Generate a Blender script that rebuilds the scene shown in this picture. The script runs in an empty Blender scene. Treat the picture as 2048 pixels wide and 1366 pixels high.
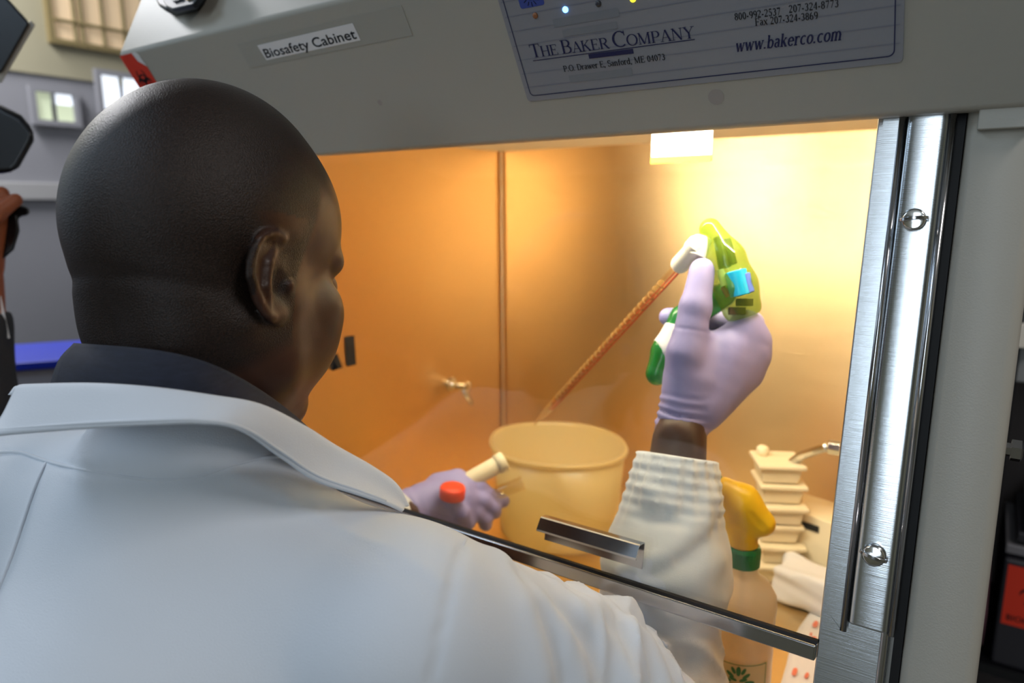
import bpy, bmesh, math, random
import numpy as np
from mathutils import Vector, Matrix
random.seed(7); np.random.seed(7)
PI = math.pi
sc = bpy.context.scene
CZ = 1.5                      # height of the photographer's camera above the floor
# ------------------------------------------------------------------ camera
FPX = 1398.0
YAW, PITCH, ROLL = math.radians(34.442), math.radians(10.919), math.radians(0.3375)
_cy, _sy, _cp, _sp = math.cos(YAW), math.sin(YAW), math.cos(PITCH), math.sin(PITCH)
FW = np.array([-_sy*_cp, _cy*_cp, -_sp]); _r = np.array([_cy, _sy, 0.0]); _d = np.cross(FW, _r)
RT = math.cos(ROLL)*_r + math.sin(ROLL)*_d
DN = -math.sin(ROLL)*_r + math.cos(ROLL)*_d
CB = np.array([RT, DN, FW])
camd = bpy.data.cameras.new('camera'); cam = bpy.data.objects.new('camera', camd)
sc.collection.objects.link(cam); sc.camera = cam
camd.sensor_width = 36.0; camd.lens = FPX/2048*36.0; camd.clip_start = 0.02; camd.clip_end = 50
camd.dof.use_dof = True; camd.dof.focus_distance = 0.50; camd.dof.aperture_fstop = 5.0
cam.matrix_world = Matrix(((RT[0], -DN[0], -FW[0], 0), (RT[1], -DN[1], -FW[1], 0), (RT[2], -DN[2], -FW[2], CZ), (0, 0, 0, 1)))
# ------------------------------------------------------------------ world, lights, exposure
w = bpy.data.worlds.new('world'); sc.world = w; w.use_nodes = True
w.node_tree.nodes['Background'].inputs[0].default_value = (0.75, 0.86, 1.0, 1)
w.node_tree.nodes['Background'].inputs[1].default_value = 0.6
sc.view_settings.view_transform = 'Standard'; sc.view_settings.look = 'None'
sc.view_settings.exposure = 0.0; sc.view_settings.gamma = 1.0
try: sc.view_settings.use_curve_mapping = False
except Exception: pass
sc.cycles.max_bounces = 10; sc.cycles.transparent_max_bounces = 16
sc.cycles.use_denoising = True
def area(name, loc, target, sx, sy, power, col):
    l = bpy.data.lights.new(name, 'AREA'); l.shape = 'RECTANGLE'; l.size = sx; l.size_y = sy
    l.energy = power; l.color = col
    o = bpy.data.objects.new(name, l); sc.collection.objects.link(o)
    o.location = (loc[0], loc[1], loc[2]+CZ)
    d = Vector((target[0]-loc[0], target[1]-loc[1], target[2]-loc[2]))
    o.rotation_euler = d.to_track_quat('-Z', 'Y').to_euler()
    return o
# daylight entering by the windows behind and left of the photographer, a cool ceiling tube, added fill lamps, the cabinet's own warm lamp
area('window_daylight', (-3.3, -0.45, 0.60), (-0.6, 0.1, -0.1), 1.2, 1.2, 7, (0.60, 0.80, 1.0))
area('window_daylight_rear', (-0.03, -2.6, 0.56), (-0.2, 0.5, 0.2), 0.62, 1.6, 17, (0.76, 0.89, 1.0))
area('ceiling_tube_light', (-1.45, -0.75, 1.37), (-1.3, -0.75, 0), 0.9, 0.9, 16, (0.62, 0.80, 1.0))
area('left_fill_light', (-2.95, 0.75, 1.37), (-3.05, 0.8, 0), 0.4, 1.2, 60, (0.97, 0.97, 1.0))  # added lamp, unseen; brightens the left wall and bench
area('right_fill_light', (0.9, 0.5, 1.37), (0.7, 0.9, 0), 0.3, 1.0, 26, (1.0, 0.95, 0.92))  # added lamp, unseen; lifts the dark shelves right of the cabinet
area('cabinet_lamp_light', (-0.355, 0.612, 0.074), (-0.355, 1.17, -0.10), 0.57, 0.022, 5.8, (1.0, 0.90, 0.70))
area('rear_fill_light', (-0.05, -2.15, 1.38), (-0.05, -2.15, 0), 0.5, 0.6, 4, (0.85, 0.93, 1.0))  # added lamp, unseen; lengthens the highlight on the cover plates

# ------------------------------------------------------------------ pixel helpers: a point of the photo at a chosen place in depth
def ray(px, py):
    d = CB.T @ np.array([px-1024, py-683, FPX]); return d/d[1]
def PY(px, py, y): return ray(px, py)*y                  # at cabinet depth y
def PD(px, py, t):                                       # at optical depth t
    return (CB.T @ np.array([(px-1024)/FPX, (py-683)/FPX, 1.0]))*t
def PP(px, py, p0, n):                                   # on a plane
    d = ray(px, py); return d*(np.dot(p0, n)/np.dot(d, n))
# ------------------------------------------------------------------ objects
def _link(o, parent):
    sc.collection.objects.link(o)
    if parent is not None: o.parent = parent
OFF = {}
def tag(o, label=None, cat=None, group=None, kind=None):
    if label: o['label'] = label
    if cat: o['category'] = cat
    if group: o['group'] = group
    if kind: o['kind'] = kind
    return o
def thing(name, label, cat, loc, group=None):
    o = bpy.data.objects.new(name, None); _link(o, None)
    o.empty_display_size = .05
    o.location = (loc[0], loc[1], loc[2]+CZ); OFF[o.name] = np.array([loc[0], loc[1], loc[2]], float)
    return tag(o, label, cat, group)
def obj(name, V, F, mat, parent=None, smooth=False, bevel=0, sub=0, solid=0, label=None, uv=None, base=None):
    V = np.asarray(V, float)
    off = OFF[parent.name] if parent is not None else (np.array(base, float) if base is not None else V.mean(0)*0+np.array([V[:,0].mean(), V[:,1].mean(), V[:,2].min()]))
    me = bpy.data.meshes.new(name)
    me.from_pydata([tuple(v) for v in (V-off)], [], [tuple(int(i) for i in f) for f in F])
    me.update()
    if smooth: me.shade_smooth()
    if mat is not None: me.materials.append(mat)
    o = bpy.data.objects.new(name, me); _link(o, parent)
    if parent is None: o.location = (off[0], off[1], off[2]+CZ)
    OFF[o.name] = off
    if solid:
        m = o.modifiers.new('solid', 'SOLIDIFY'); m.thickness = solid; m.offset = 0
    if bevel:
        m = o.modifiers.new('bevel', 'BEVEL'); m.width = bevel; m.segments = 2; m.limit_method = 'ANGLE'; m.angle_limit = math.radians(40)
        m.harden_normals = True
        me.shade_smooth()
        try: me.set_sharp_from_angle(angle=math.radians(50))
        except Exception: pass
    if sub:
        m = o.modifiers.new('sub', 'SUBSURF'); m.levels = sub; m.render_levels = sub
    if label: o['label'] = label
    return o
class MB:
    def __init__(s): s.v = []; s.f = []
    def add(s, V, F):
        n = len(s.v); s.v += [tuple(map(float, p)) for p in V]; s.f += [tuple(i+n for i in f) for f in F]; return s
    def box(s, c, size, R=None):
        hx, hy, hz = size[0]/2, size[1]/2, size[2]/2
        P = np.array([(a*hx, b*hy, d*hz) for a in (-1, 1) for b in (-1, 1) for d in (-1, 1)])
        if R is not None: P = P @ np.array(R).T
        return s.add(P+np.array(c), [(0,1,3,2),(4,6,7,5),(0,4,5,1),(2,3,7,6),(0,2,6,4),(1,5,7,3)])
    def hexa(s, A, B):     # two quads, bottom A and top B in the same order
        return s.add(list(A)+list(B), [(3,2,1,0),(4,5,6,7),(0,1,5,4),(1,2,6,5),(2,3,7,6),(3,0,4,7)])
    def prism(s, prof, d):  # planar outline (3D points) pushed by vector d
        n = len(prof); A = [np.array(p, float) for p in prof]; B = [p+np.array(d, float) for p in A]
        return s.add(A+B, [tuple(range(n-1, -1, -1)), tuple(range(n, 2*n))]+[(i, (i+1) % n, n+(i+1) % n, n+i) for i in range(n)])
    def tube(s, pts, rad, n=12, caps=True):
        pts = [np.array(p, float) for p in pts]; k = len(pts)
        if not hasattr(rad, '__len__'): rad = [rad]*k
        up = None; V = []
        for i in range(k):
            t = pts[min(i+1, k-1)]-pts[max(i-1, 0)]; t = t/np.linalg.norm(t)
            if up is None:
                a = np.array([0, 0, 1.]) if abs(t[2]) < .9 else np.array([1., 0, 0]); up = np.cross(t, a)
            up = up-t*np.dot(up, t); up /= np.linalg.norm(up); bi = np.cross(t, up)
            for j in range(n):
                a = 2*PI*j/n; V.append(pts[i]+rad[i]*(math.cos(a)*up+math.sin(a)*bi))
        F = [(i*n+j, i*n+(j+1) % n, (i+1)*n+(j+1) % n, (i+1)*n+j) for i in range(k-1) for j in range(n)]
        if caps: F += [tuple(range(n-1, -1, -1)), tuple((k-1)*n+j for j in range(n))]
        return s.add(V, F)
    def lathe(s, c, prof, n=32, axis=(0, 0, 1), caps=True, sq=None, shift=None):   # prof: (r, h)
        ax = np.array(axis, float); ax /= np.linalg.norm(ax)
        a = np.array([1., 0, 0]) if abs(ax[0]) < .9 else np.array([0, 1., 0])
        u = np.cross(ax, a); u /= np.linalg.norm(u); v = np.cross(ax, u); V = []
        for r, h in prof:
            for j in range(n):
                t = 2*PI*j/n; k = 1.0 if sq is None else sq(t, h)
                V.append(np.array(c)+ax*h+r*k*(math.cos(t)*u+math.sin(t)*v))
        m = len(prof)
        F = [(i*n+j, i*n+(j+1) % n, (i+1)*n+(j+1) % n, (i+1)*n+j) for i in range(m-1) for j in range(n)]
        if caps: F += [tuple(range(n-1, -1, -1)), tuple((m-1)*n+j for j in range(n))]
        return s.add(V, F)
    def grid(s, rows, closed=False):
        m = len(rows); n = len(rows[0]); V = [p for r in rows for p in r]
        F = [(i*n+j, i*n+(j+1) % n, (i+1)*n+(j+1) % n, (i+1)*n+j) for i in range(m-1) for j in range(n if closed else n-1)]
        return s.add(V, F)
    def build(s, name, mat, parent=None, **k): return obj(name, s.v, s.f, mat, parent, **k)
def catmull(pts, m):
    pts = [np.array(p, float) for p in pts]; out = []
    P = [2*pts[0]-pts[1]]+pts+[2*pts[-1]-pts[-2]]
    for i in range(1, len(P)-2):
        for j in range(m):
            t = j/m; a, b, c, d = P[i-1:i+3]
            out.append(.5*((2*b)+(c-a)*t+(2*a-5*b+4*c-d)*t*t+(3*b-a-3*c+d)*t**3))
    out.append(pts[-1]); return out
# ------------------------------------------------------------------ materials
def srgb(c):
    if isinstance(c, str):
        c = [int(c[i:i+2], 16)/255 for i in (0, 2, 4)]
    return tuple((x/12.92 if x <= .04045 else ((x+.055)/1.055)**2.4) for x in c)+(1,)
def mat(name, col, rough=.5, metal=0, bump=0, bscale=200, var=0, vscale=6, stretch=(1,1,1), coat=0, spec=.5, aniso=0, sss=0, sheen=0, trans=0, ior=1.45, alpha=1, emit=0, col2=None, world=False):
    m = bpy.data.materials.new(name); m.use_nodes = True; nt = m.node_tree; N = nt.nodes; L = nt.links
    b = N['Principled BSDF']; c = srgb(col) if not (isinstance(col, tuple) and len(col) == 4) else col
    b.inputs['Base Color'].default_value = c; b.inputs['Roughness'].default_value = rough; b.inputs['Metallic'].default_value = metal
    b.inputs['Coat Weight'].default_value = coat; b.inputs['Specular IOR Level'].default_value = spec
    b.inputs['Anisotropic'].default_value = aniso; b.inputs['IOR'].default_value = ior
    b.inputs['Transmission Weight'].default_value = trans; b.inputs['Alpha'].default_value = alpha
    b.inputs['Sheen Weight'].default_value = sheen
    if sss: b.inputs['Subsurface Weight'].default_value = sss; b.inputs['Subsurface Radius'].default_value = (.01, .004, .002); b.inputs['Subsurface Scale'].default_value = .5
    if emit: b.inputs['Emission Color'].default_value = c; b.inputs['Emission Strength'].default_value = emit
    if bump or var:
        if world: tc = N.new('ShaderNodeNewGeometry').outputs['Position']
        else: tc = N.new('ShaderNodeTexCoord').outputs['Object']
        mp = N.new('ShaderNodeMapping'); mp.inputs['Scale'].default_value = stretch; L.new(tc, mp.inputs[0])
    if var:
        n = N.new('ShaderNodeTexNoise'); n.inputs['Scale'].default_value = vscale; n.inputs['Detail'].default_value = 5; L.new(mp.outputs[0], n.inputs[0])
        r = N.new('ShaderNodeValToRGB'); L.new(n.outputs[0], r.inputs[0])
        c2 = srgb(col2) if col2 else tuple(x*(1-var) for x in c[:3])+(1,)
        r.color_ramp.elements[0].position = .3; r.color_ramp.elements[1].position = .7
        r.color_ramp.elements[0].color = c2; r.color_ramp.elements[1].color = c if col2 else tuple(min(1, x*(1+var*.5)) for x in c[:3])+(1,)
        L.new(r.outputs[0], b.inputs['Base Color'])
    if bump:
        n = N.new('ShaderNodeTexNoise'); n.inputs['Scale'].default_value = bscale; n.inputs['Detail'].default_value = 3; L.new(mp.outputs[0], n.inputs[0])
        bp = N.new('ShaderNodeBump'); bp.inputs['Strength'].default_value = min(1, bump); bp.inputs['Distance'].default_value = .001; L.new(n.outputs[0], bp.inputs['Height']); L.new(bp.outputs[0], b.inputs['Normal'])
    return m
def brushed(name, col, rough, axis, aniso=.75, bump=.25, rot=0.0, tangent=None):
    """brushed steel; axis = the direction of the brush lines ('x' or 'z')"""
    st = {'x': (2, 2, 300), 'y': (300, 2, 300)}[axis]
    m = mat(name, col, rough, 1, bump=bump, bscale=6, stretch=st)
    nt = m.node_tree; N = nt.nodes; L = nt.links; b = N['Principled BSDF']
    b.inputs['Anisotropic'].default_value = aniso
    g = N.new('ShaderNodeCombineXYZ')
    v = tangent or ((0, 0, 1) if axis == 'x' else (1, 0, 0))
    for i in range(3): g.inputs[i].default_value = v[i]
    L.new(g.outputs[0], b.inputs['Tangent'])
    return m
def fresnel(N, L, ior):
    # the same surface reflectance from either side of a thin sheet
    f = N.new('ShaderNodeFresnel'); g = N.new('ShaderNodeNewGeometry'); x = N.new('ShaderNodeMix'); x.data_type = 'FLOAT'
    x.inputs[2].default_value = ior; x.inputs[3].default_value = 1/ior; L.new(g.outputs['Backfacing'], x.inputs[0]); L.new(x.outputs[0], f.inputs[0]); return f
def glassy(name, tint=(1, 1, 1, 1), rough=.0, refl=1.0):
    m = bpy.data.materials.new(name); m.use_nodes = True; nt = m.node_tree; N = nt.nodes; L = nt.links
    N.remove(N['Principled BSDF']); out = N['Material Output']
    t = N.new('ShaderNodeBsdfTransparent'); t.inputs[0].default_value = tint
    g = N.new('ShaderNodeBsdfGlossy'); g.inputs['Roughness'].default_value = rough; g.inputs[0].default_value = (refl, refl, refl, 1)
    f = fresnel(N, L, 1.5)
    x = N.new('ShaderNodeMixShader'); L.new(f.outputs[0], x.inputs[0]); L.new(t.outputs[0], x.inputs[1]); L.new(g.outputs[0], x.inputs[2]); L.new(x.outputs[0], out.inputs[0])
    return m
def plastic(name, col, clear=.3, transl=.5, rough=.3):
    """thin translucent moulded plastic: partly see-through, partly glowing with the light behind it"""
    m = bpy.data.materials.new(name); m.use_nodes = True; nt = m.node_tree; N = nt.nodes; L = nt.links
    N.remove(N['Principled BSDF']); out = N['Material Output']; c = srgb(col)
    d = N.new('ShaderNodeBsdfDiffuse'); d.inputs[0].default_value = c
    tl = N.new('ShaderNodeBsdfTranslucent'); tl.inputs[0].default_value = c
    t = N.new('ShaderNodeBsdfTransparent'); t.inputs[0].default_value = tuple(.5+.5*x for x in c[:3])+(1,)
    g = N.new('ShaderNodeBsdfGlossy'); g.inputs['Roughness'].default_value = rough
    a = N.new('ShaderNodeMixShader'); a.inputs[0].default_value = transl; L.new(d.outputs[0], a.inputs[1]); L.new(tl.outputs[0], a.inputs[2])
    b = N.new('ShaderNodeMixShader'); b.inputs[0].default_value = clear; L.new(a.outputs[0], b.inputs[1]); L.new(t.outputs[0], b.inputs[2])
    f = fresnel(N, L, 1.45)
    e = N.new('ShaderNodeMixShader'); L.new(f.outputs[0], e.inputs[0]); L.new(b.outputs[0], e.inputs[1]); L.new(g.outputs[0], e.inputs[2])
    L.new(e.outputs[0], out.inputs[0]); return m
M = {}
M['paint'] = mat('cabinet_paint', 'a6a298', .42, bump=.12, bscale=900)
M['steel_in'] = brushed('interior_steel', (.74, .51, .27, 1), .29, 'x', .84)  # warm cast of bounced lamplight put into the steel's colour
M['steel_floor'] = brushed('worktop_steel', (.70, .54, .30, 1), .40, 'y', .5)  # the same lamplight cast put into the worktop's colour
M['steel'] = brushed('front_steel', (.62, .65, .68, 1), .20, 'x', .6, bump=.10)
M['steel_pol'] = mat('polished_steel', (.50, .50, .52, 1), .16, 1)
M['chrome'] = mat('chrome', (.75, .74, .72, 1), .12, 1)
M['black'] = mat('black_rubber', '0b0a0d', .6)
M['blackp'] = mat('black_plastic', '0e0e12', .38, bump=.1, bscale=800)
M['sash'] = glassy('sash_glass', (.97, .98, .96, 1))
M['diffuser'] = mat('ceiling_diffuser', 'f4efe2', .6)
M['lamp'] = mat('lamp_tube', (1, .84, .58, 1), .5, emit=10)
M['panelface'] = mat('control_panel_film', '89898f', .35)
M['panelstripe'] = mat('panel_stripe', '7b7c88', .4)
M['panelgrey'] = mat('panel_grey_print', '7e8086', .4)
M['navy'] = mat('navy_print', '1c1f4a', .5)
M['ink'] = mat('black_print', '121216', .6)
M['paper'] = mat('white_paper', 'd9d6d6', .7)
M['tape'] = mat('clear_tape', 'a09d94', .35)
M['red'] = mat('biohazard_red', 'd2341c', .55)
M['redink'] = mat('biohazard_black', '1a0606', .6)
# ------------------------------------------------------------------ lettering
def text_mesh(s, bold=False, shear=0):
    cu = bpy.data.curves.new('t', 'FONT'); cu.body = s; cu.size = 1; cu.shear = shear; cu.resolution_u = 3
    if bold: cu.offset = .012
    o = bpy.data.objects.new('t', cu); sc.collection.objects.link(o)
    dg = bpy.context.evaluated_depsgraph_get(); me = o.evaluated_get(dg).to_mesh()
    V = [(v.co.x, v.co.y) for v in me.vertices]; F = [tuple(p.vertices) for p in me.polygons]
    o.evaluated_get(dg).to_mesh_clear(); sc.collection.objects.unlink(o); bpy.data.objects.remove(o); bpy.data.curves.remove(cu)
    return np.array(V), F
# a small serif stroke face: l = line, a = arc (cx cy rx ry from to), cap height 1, x-height .68
GL = {
'T': (.80, 'l .4 0 .4 1 T|l .04 .97 .76 .97 t|l .06 .78 .06 1 t|l .74 .78 .74 1 t|l .26 .02 .54 .02 t'),
'H': (.92, 'l .16 0 .16 1 T|l .74 0 .74 1 T|l .16 .5 .74 .5 t|l .02 .02 .3 .02 t|l .02 .98 .3 .98 t|l .6 .02 .88 .02 t|l .6 .98 .88 .98 t'),
'E': (.76, 'l .16 0 .16 1 T|l .02 .98 .64 .98 t|l .02 .02 .68 .02 t|l .16 .52 .5 .52 t|l .63 .8 .63 1 t|l .67 0 .67 .22 t|l .5 .42 .5 .62 t'),
'B': (.78, 'l .16 0 .16 1 T|l .02 .98 .4 .98 t|l .02 .02 .42 .02 t|l .16 .52 .4 .52 t|a .4 .75 .22 .23 -90 90 M|a .42 .27 .26 .25 -90 90 M'),
'A': (.88, 'l .12 0 .44 1 t|l .44 1 .76 0 T|l .22 .34 .64 .34 t|l .0 .02 .26 .02 t|l .6 .02 .9 .02 t'),
'K': (.88, 'l .16 0 .16 1 T|l .16 .42 .68 .98 t|l .34 .6 .74 0 T|l .02 .02 .3 .02 t|l .02 .98 .3 .98 t|l .52 .98 .82 .98 t|l .6 .02 .9 .02 t'),
'R': (.84, 'l .16 0 .16 1 T|l .02 .98 .4 .98 t|l .02 .02 .3 .02 t|l .16 .5 .4 .5 t|a .4 .74 .24 .24 -90 90 M|l .4 .5 .74 0 T|l .66 .02 .86 .02 t'),
'C': (.86, 'a .48 .5 .4 .49 50 310 M|l .76 .72 .76 1 t|l .74 .88 .78 .7 t'),
'O': (.94, 'a .47 .5 .4 .49 0 360 M'),
'M': (1.1, 'l .16 0 .16 1 t|l .16 1 .52 .02 T|l .52 .02 .88 1 t|l .9 0 .9 1 T|l .04 .02 .28 .02 t|l .04 .98 .2 .98 t|l .76 .02 1.04 .02 t|l .86 .98 1.04 .98 t'),
'P': (.74, 'l .16 0 .16 1 T|l .02 .98 .4 .98 t|l .02 .02 .3 .02 t|l .16 .46 .4 .46 t|a .4 .72 .24 .26 -90 90 M'),
'N': (.94, 'l .16 0 .16 1 t|l .16 1 .76 0 T|l .76 0 .76 1 t|l .04 .02 .28 .02 t|l .04 .98 .22 .98 t|l .64 .98 .88 .98 t'),
'Y': (.86, 'l .14 .98 .44 .46 T|l .74 .98 .44 .46 t|l .44 0 .44 .48 T|l .0 .98 .28 .98 t|l .6 .98 .88 .98 t|l .3 .02 .58 .02 t'),
'D': (.88, 'l .16 0 .16 1 T|l .02 .98 .4 .98 t|l .02 .02 .4 .02 t|a .38 .5 .4 .48 -90 90 M'),
'S': (.66, 'a .32 .74 .22 .24 40 270 M|a .34 .26 .24 .25 -150 90 M|l .54 .76 .54 1 t|l .08 0 .08 .24 t'),
'F': (.72, 'l .16 0 .16 1 T|l .02 .98 .64 .98 t|l .02 .02 .32 .02 t|l .16 .52 .5 .52 t|l .63 .78 .63 1 t|l .5 .42 .5 .62 t'),
'a': (.56, 'a .24 .5 .17 .16 0 150 M|l .4 .06 .4 .5 T|a .25 .2 .17 .18 60 300 M|l .4 .04 .52 .04 t'),
'b': (.64, 'l .12 0 .12 1 T|a .32 .33 .22 .32 -160 160 M|l .0 .98 .14 .98 t'),
'c': (.54, 'a .3 .33 .23 .32 50 310 M'),
'd': (.64, 'l .46 0 .46 1 T|a .28 .33 .22 .32 20 340 M|l .34 .98 .48 .98 t|l .46 .03 .6 .03 t'),
'e': (.56, 'a .28 .33 .22 .32 0 320 M|l .08 .36 .5 .36 t'),
'f': (.42, 'l .18 0 .18 .76 T|a .32 .76 .14 .22 60 180 M|l .02 .66 .38 .66 t|l .06 .02 .32 .02 t'),
'k': (.64, 'l .12 0 .12 1 T|l .12 .3 .46 .64 t|l .24 .42 .5 0 T|l .0 .98 .14 .98 t|l .0 .02 .26 .02 t|l .4 .02 .62 .02 t|l .34 .65 .56 .65 t'),
'm': (.96, 'l .12 0 .12 .66 T|a .28 .44 .16 .22 0 150 M|l .44 0 .44 .46 T|a .6 .44 .16 .22 0 150 M|l .78 0 .78 .46 T|l .0 .02 .24 .02 t|l .34 .02 .56 .02 t|l .66 .02 .92 .02 t'),
'n': (.66, 'l .12 0 .12 .66 T|a .3 .44 .18 .22 0 150 M|l .48 0 .48 .46 T|l .0 .02 .24 .02 t|l .36 .02 .62 .02 t|l .0 .64 .14 .64 t'),
'o': (.6, 'a .3 .33 .22 .32 0 360 M'),
'r': (.5, 'l .14 0 .14 .66 T|a .32 .46 .16 .19 40 160 M|l .0 .02 .3 .02 t|l .0 .64 .14 .64 t'),
'w': (.88, 'l .08 .66 .26 0 T|l .26 0 .42 .6 t|l .42 .66 .6 0 T|l .6 0 .78 .66 t|l .0 .65 .18 .65 t|l .68 .65 .88 .65 t'),
'x': (.6, 'l .08 .66 .5 0 T|l .5 .66 .08 0 t|l .0 .02 .2 .02 t|l .38 .02 .58 .02 t|l .0 .65 .2 .65 t|l .38 .65 .58 .65 t'),
'0': (.6, 'a .3 .48 .2 .47 0 360 M'),
'2': (.6, 'a .28 .72 .2 .24 -20 160 M|l .46 .64 .08 .06 t|l .06 .05 .52 .05 T'),
'3': (.6, 'a .28 .73 .18 .22 -90 150 M|a .28 .26 .2 .25 -150 90 M'),
'4': (.6, 'l .4 0 .4 .96 T|l .4 .96 .05 .28 t|l .05 .28 .54 .28 t'),
'5': (.6, 'a .27 .3 .21 .28 -150 110 M|l .14 .54 .18 .94 t|l .16 .93 .48 .93 T'),
'6': (.6, 'a .3 .28 .2 .27 0 360 M|a .42 .4 .32 .56 105 180 M'),
'7': (.6, 'l .06 .92 .52 .92 T|l .5 .92 .22 0 t'),
'8': (.6, 'a .3 .72 .17 .22 0 360 M|a .3 .26 .2 .25 0 360 M'),
'9': (.6, 'a .3 .68 .2 .27 0 360 M|a .18 .56 .32 .56 -75 0 M'),
'-': (.4, 'l .06 .32 .32 .32 T'), '.': (.28, 'l .1 .0 .1 .12 T'), ',': (.28, 'l .12 .1 .08 -.14 T'), ' ': (.34, ''),
}
def serif(runs, T=.13, t=.045, shear=0, track=0):
    """runs: (string, scale) pairs -> flat mesh, cap height 1"""
    V = []; F = []; x = 0
    def quad(p, q, w0, w1):
        p = np.array(p); q = np.array(q); d = q-p; d = d/(np.linalg.norm(d)+1e-9); n = np.array([-d[1], d[0]])
        k = len(V); V.extend([p-n*w0/2, q-n*w1/2, q+n*w1/2, p+n*w0/2]); F.append((k, k+1, k+2, k+3))
    for s, sc_ in runs:
        for ch in s:
            adv, g = GL[ch]
            k0 = len(V)
            for st in filter(None, g.split('|')):
                z = st.split(); a = list(map(float, z[1:-1])); k = z[-1]
                if z[0] == 'l':
                    ww = (T if k == 'T' else t)/1.0; quad(a[:2], a[2:], ww, ww)
                else:
                    cx, cy, rx, ry, a0, a1 = a; n = max(5, int(abs(a1-a0)/24)); pr = None
                    for i in range(n+1):
                        an = math.radians(a0+(a1-a0)*i/n); p = (cx+(rx-.0)*math.cos(an), cy+ry*math.sin(an)); wd = t+(T-t)*abs(math.cos(an))
                        if pr: quad(pr[0], p, pr[1], wd)
                        pr = (p, wd)
            for i in range(k0, len(V)): V[i] = np.array([x+V[i][0]*sc_+shear*V[i][1]*sc_, V[i][1]*sc_])
            x += (adv+track)*sc_
    return np.array(V), F
def place2d(VF, p0, p1, up, h=None, lift=.0004, nrm=None):
    """fits a flat mesh between p0 (left end of baseline) and p1 (right end); h = height of one unit"""
    V, F = VF; p0, p1, up = map(lambda a: np.array(a, float), (p0, p1, up)); ux = p1-p0; wdt = np.linalg.norm(ux); ux /= wdt
    x0, x1 = V[:, 0].min(), V[:, 0].max(); s = wdt/(x1-x0); h = h or s
    return [p0+ux*((v[0]-x0)*s)+up*(v[1]*h)+nrm*lift for v in V], F
def biohazard():
    """the trefoil mark as flat rings, unit radius"""
    V = []; F = []
    def ring(cx, cy, r0, r1, a0, a1, n=18, e=0):
        k = len(V)
        for i in range(n+1):
            a = math.radians(a0+(a1-a0)*i/n); w = 1 if not e else max(.12, math.sin(PI*i/n)**.6)
            rm = (r0+r1)/2; hw = (r1-r0)/2*w
            V.append((cx+(rm-hw)*math.cos(a), cy+(rm-hw)*math.sin(a))); V.append((cx+(rm+hw)*math.cos(a), cy+(rm+hw)*math.sin(a)))
        for i in range(n): F.append((k+2*i, k+2*i+1, k+2*i+3, k+2*i+2))
    for b in (90, 210, 330):
        c = math.radians(b); ring(.42*math.cos(c), .42*math.sin(c), .30, .50, b+32, b+328, 22, 1)
    ring(0, 0, .40, .50, 0, 360, 30); ring(0, 0, .02, .13, 0, 360, 12)
    return np.array(V), F

# ------------------------------------------------------------------ room (x right, y into the cabinet, z relative to the lens)
FZ = -CZ; CEIL = 1.4
M['floor'] = mat('terrazzo_floor', '7d7a74', .45, var=.25, vscale=30, world=True)
M['wall'] = mat('cream_wall', '9a947c', .8, var=.08, vscale=2, world=True)
M['wall_low'] = mat('grey_wall', '85858a', .5, var=.08, vscale=1.5, world=True)
M['ceil'] = mat('white_ceiling', 'c8c8c4', .85, var=.05, vscale=3, world=True)
def box_obj(name, lo, hi, m, parent=None, kind=None, **k):
    b = MB().box([(lo[i]+hi[i])/2 for i in range(3)], [hi[i]-lo[i] for i in range(3)]); o = b.build(name, m, parent, **k)
    if kind: o['kind'] = kind
    return o
XL, XR, YB, YF = -3.4, 1.9, 1.9, -2.7
box_obj('floor', (XL, YF, FZ-.1), (XR, YB, FZ), M['floor'], kind='structure')
box_obj('ceiling', (XL, YF, CEIL), (XR, YB, CEIL+.1), M['ceil'], kind='structure')
box_obj('wall_back', (XL, YB, FZ), (XR, YB+.1, CEIL), M['wall_low'], kind='structure')
box_obj('wall_right', (XR, YF, FZ), (XR+.1, YB, CEIL), M['wall'], kind='structure')
# the wall behind the photographer, with two window openings that let the daylight in
b = MB()
b.box(((XL+XR)/2, YF-.05, (FZ-.25)/2), (XR-XL, .1, -.25-FZ)); 
for a, c in ((XL, -.335), (.275, XR)): b.box(((a+c)/2, YF-.05, (CEIL-.25)/2), (c-a, .1, CEIL+.25))
b.build('wall_front', M['wall'])['kind'] = 'structure'
# left wall: lower grey, upper cream, with a barred high window and two glowing panes standing in for reflections
wl = MB(); X = XL-.05
def wr(y0, y1, z0, z1): wl.box((X, (y0+y1)/2, (z0+z1)/2), (.1, y1-y0, z1-z0))
wy = [YF, 1.30, 1.44, 1.475, 1.60, YB]
M['pane_white'] = mat('pane_glow_white', (.86, .92, 1, 1), .5, emit=1.15)
M['pane_green'] = mat('pane_glow_green', (.42, .47, .33, 1), .5, emit=.9)
M['curtain'] = mat('sunlit_curtain', (.62, .47, .30, 1), .9, emit=.42)
M['bar'] = mat('window_bar', '7a6c48', .6)
def LW(px, py, dx=0): # a point on the inner face of the left wall
    d = ray(px, py); return d*((XL+dx)/d[0])
def lrect(px0, py0, px1, py1): 
    a = LW(px0, py0); c = LW(px1, py1); return a[1], c[1], c[2], a[2]
wins = [('reflection_pane_1', lrect(62, 183, 145, 246)), ('reflection_pane_2', lrect(193, 150, 285, 228)), ('window_3', lrect(86, -60, 300, 112))]  # first two stand in for reflections, their brightness added as glow
box_obj('wall_left', (XL-.1, YF, FZ), (XL, YB, CEIL), M['wall_low'], kind='structure')
box_obj('trim_1', (XL, YF, LW(100, 400)[2]), (XL+.03, YB, LW(100, 366)[2]), mat('pale_ledge', '9d9c9c', .6), kind='structure', bevel=.004)
box_obj('trim_2', (XL, YF, LW(100, 152)[2]), (XL+.012, YB, CEIL), M['wall'], kind='structure')
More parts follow.
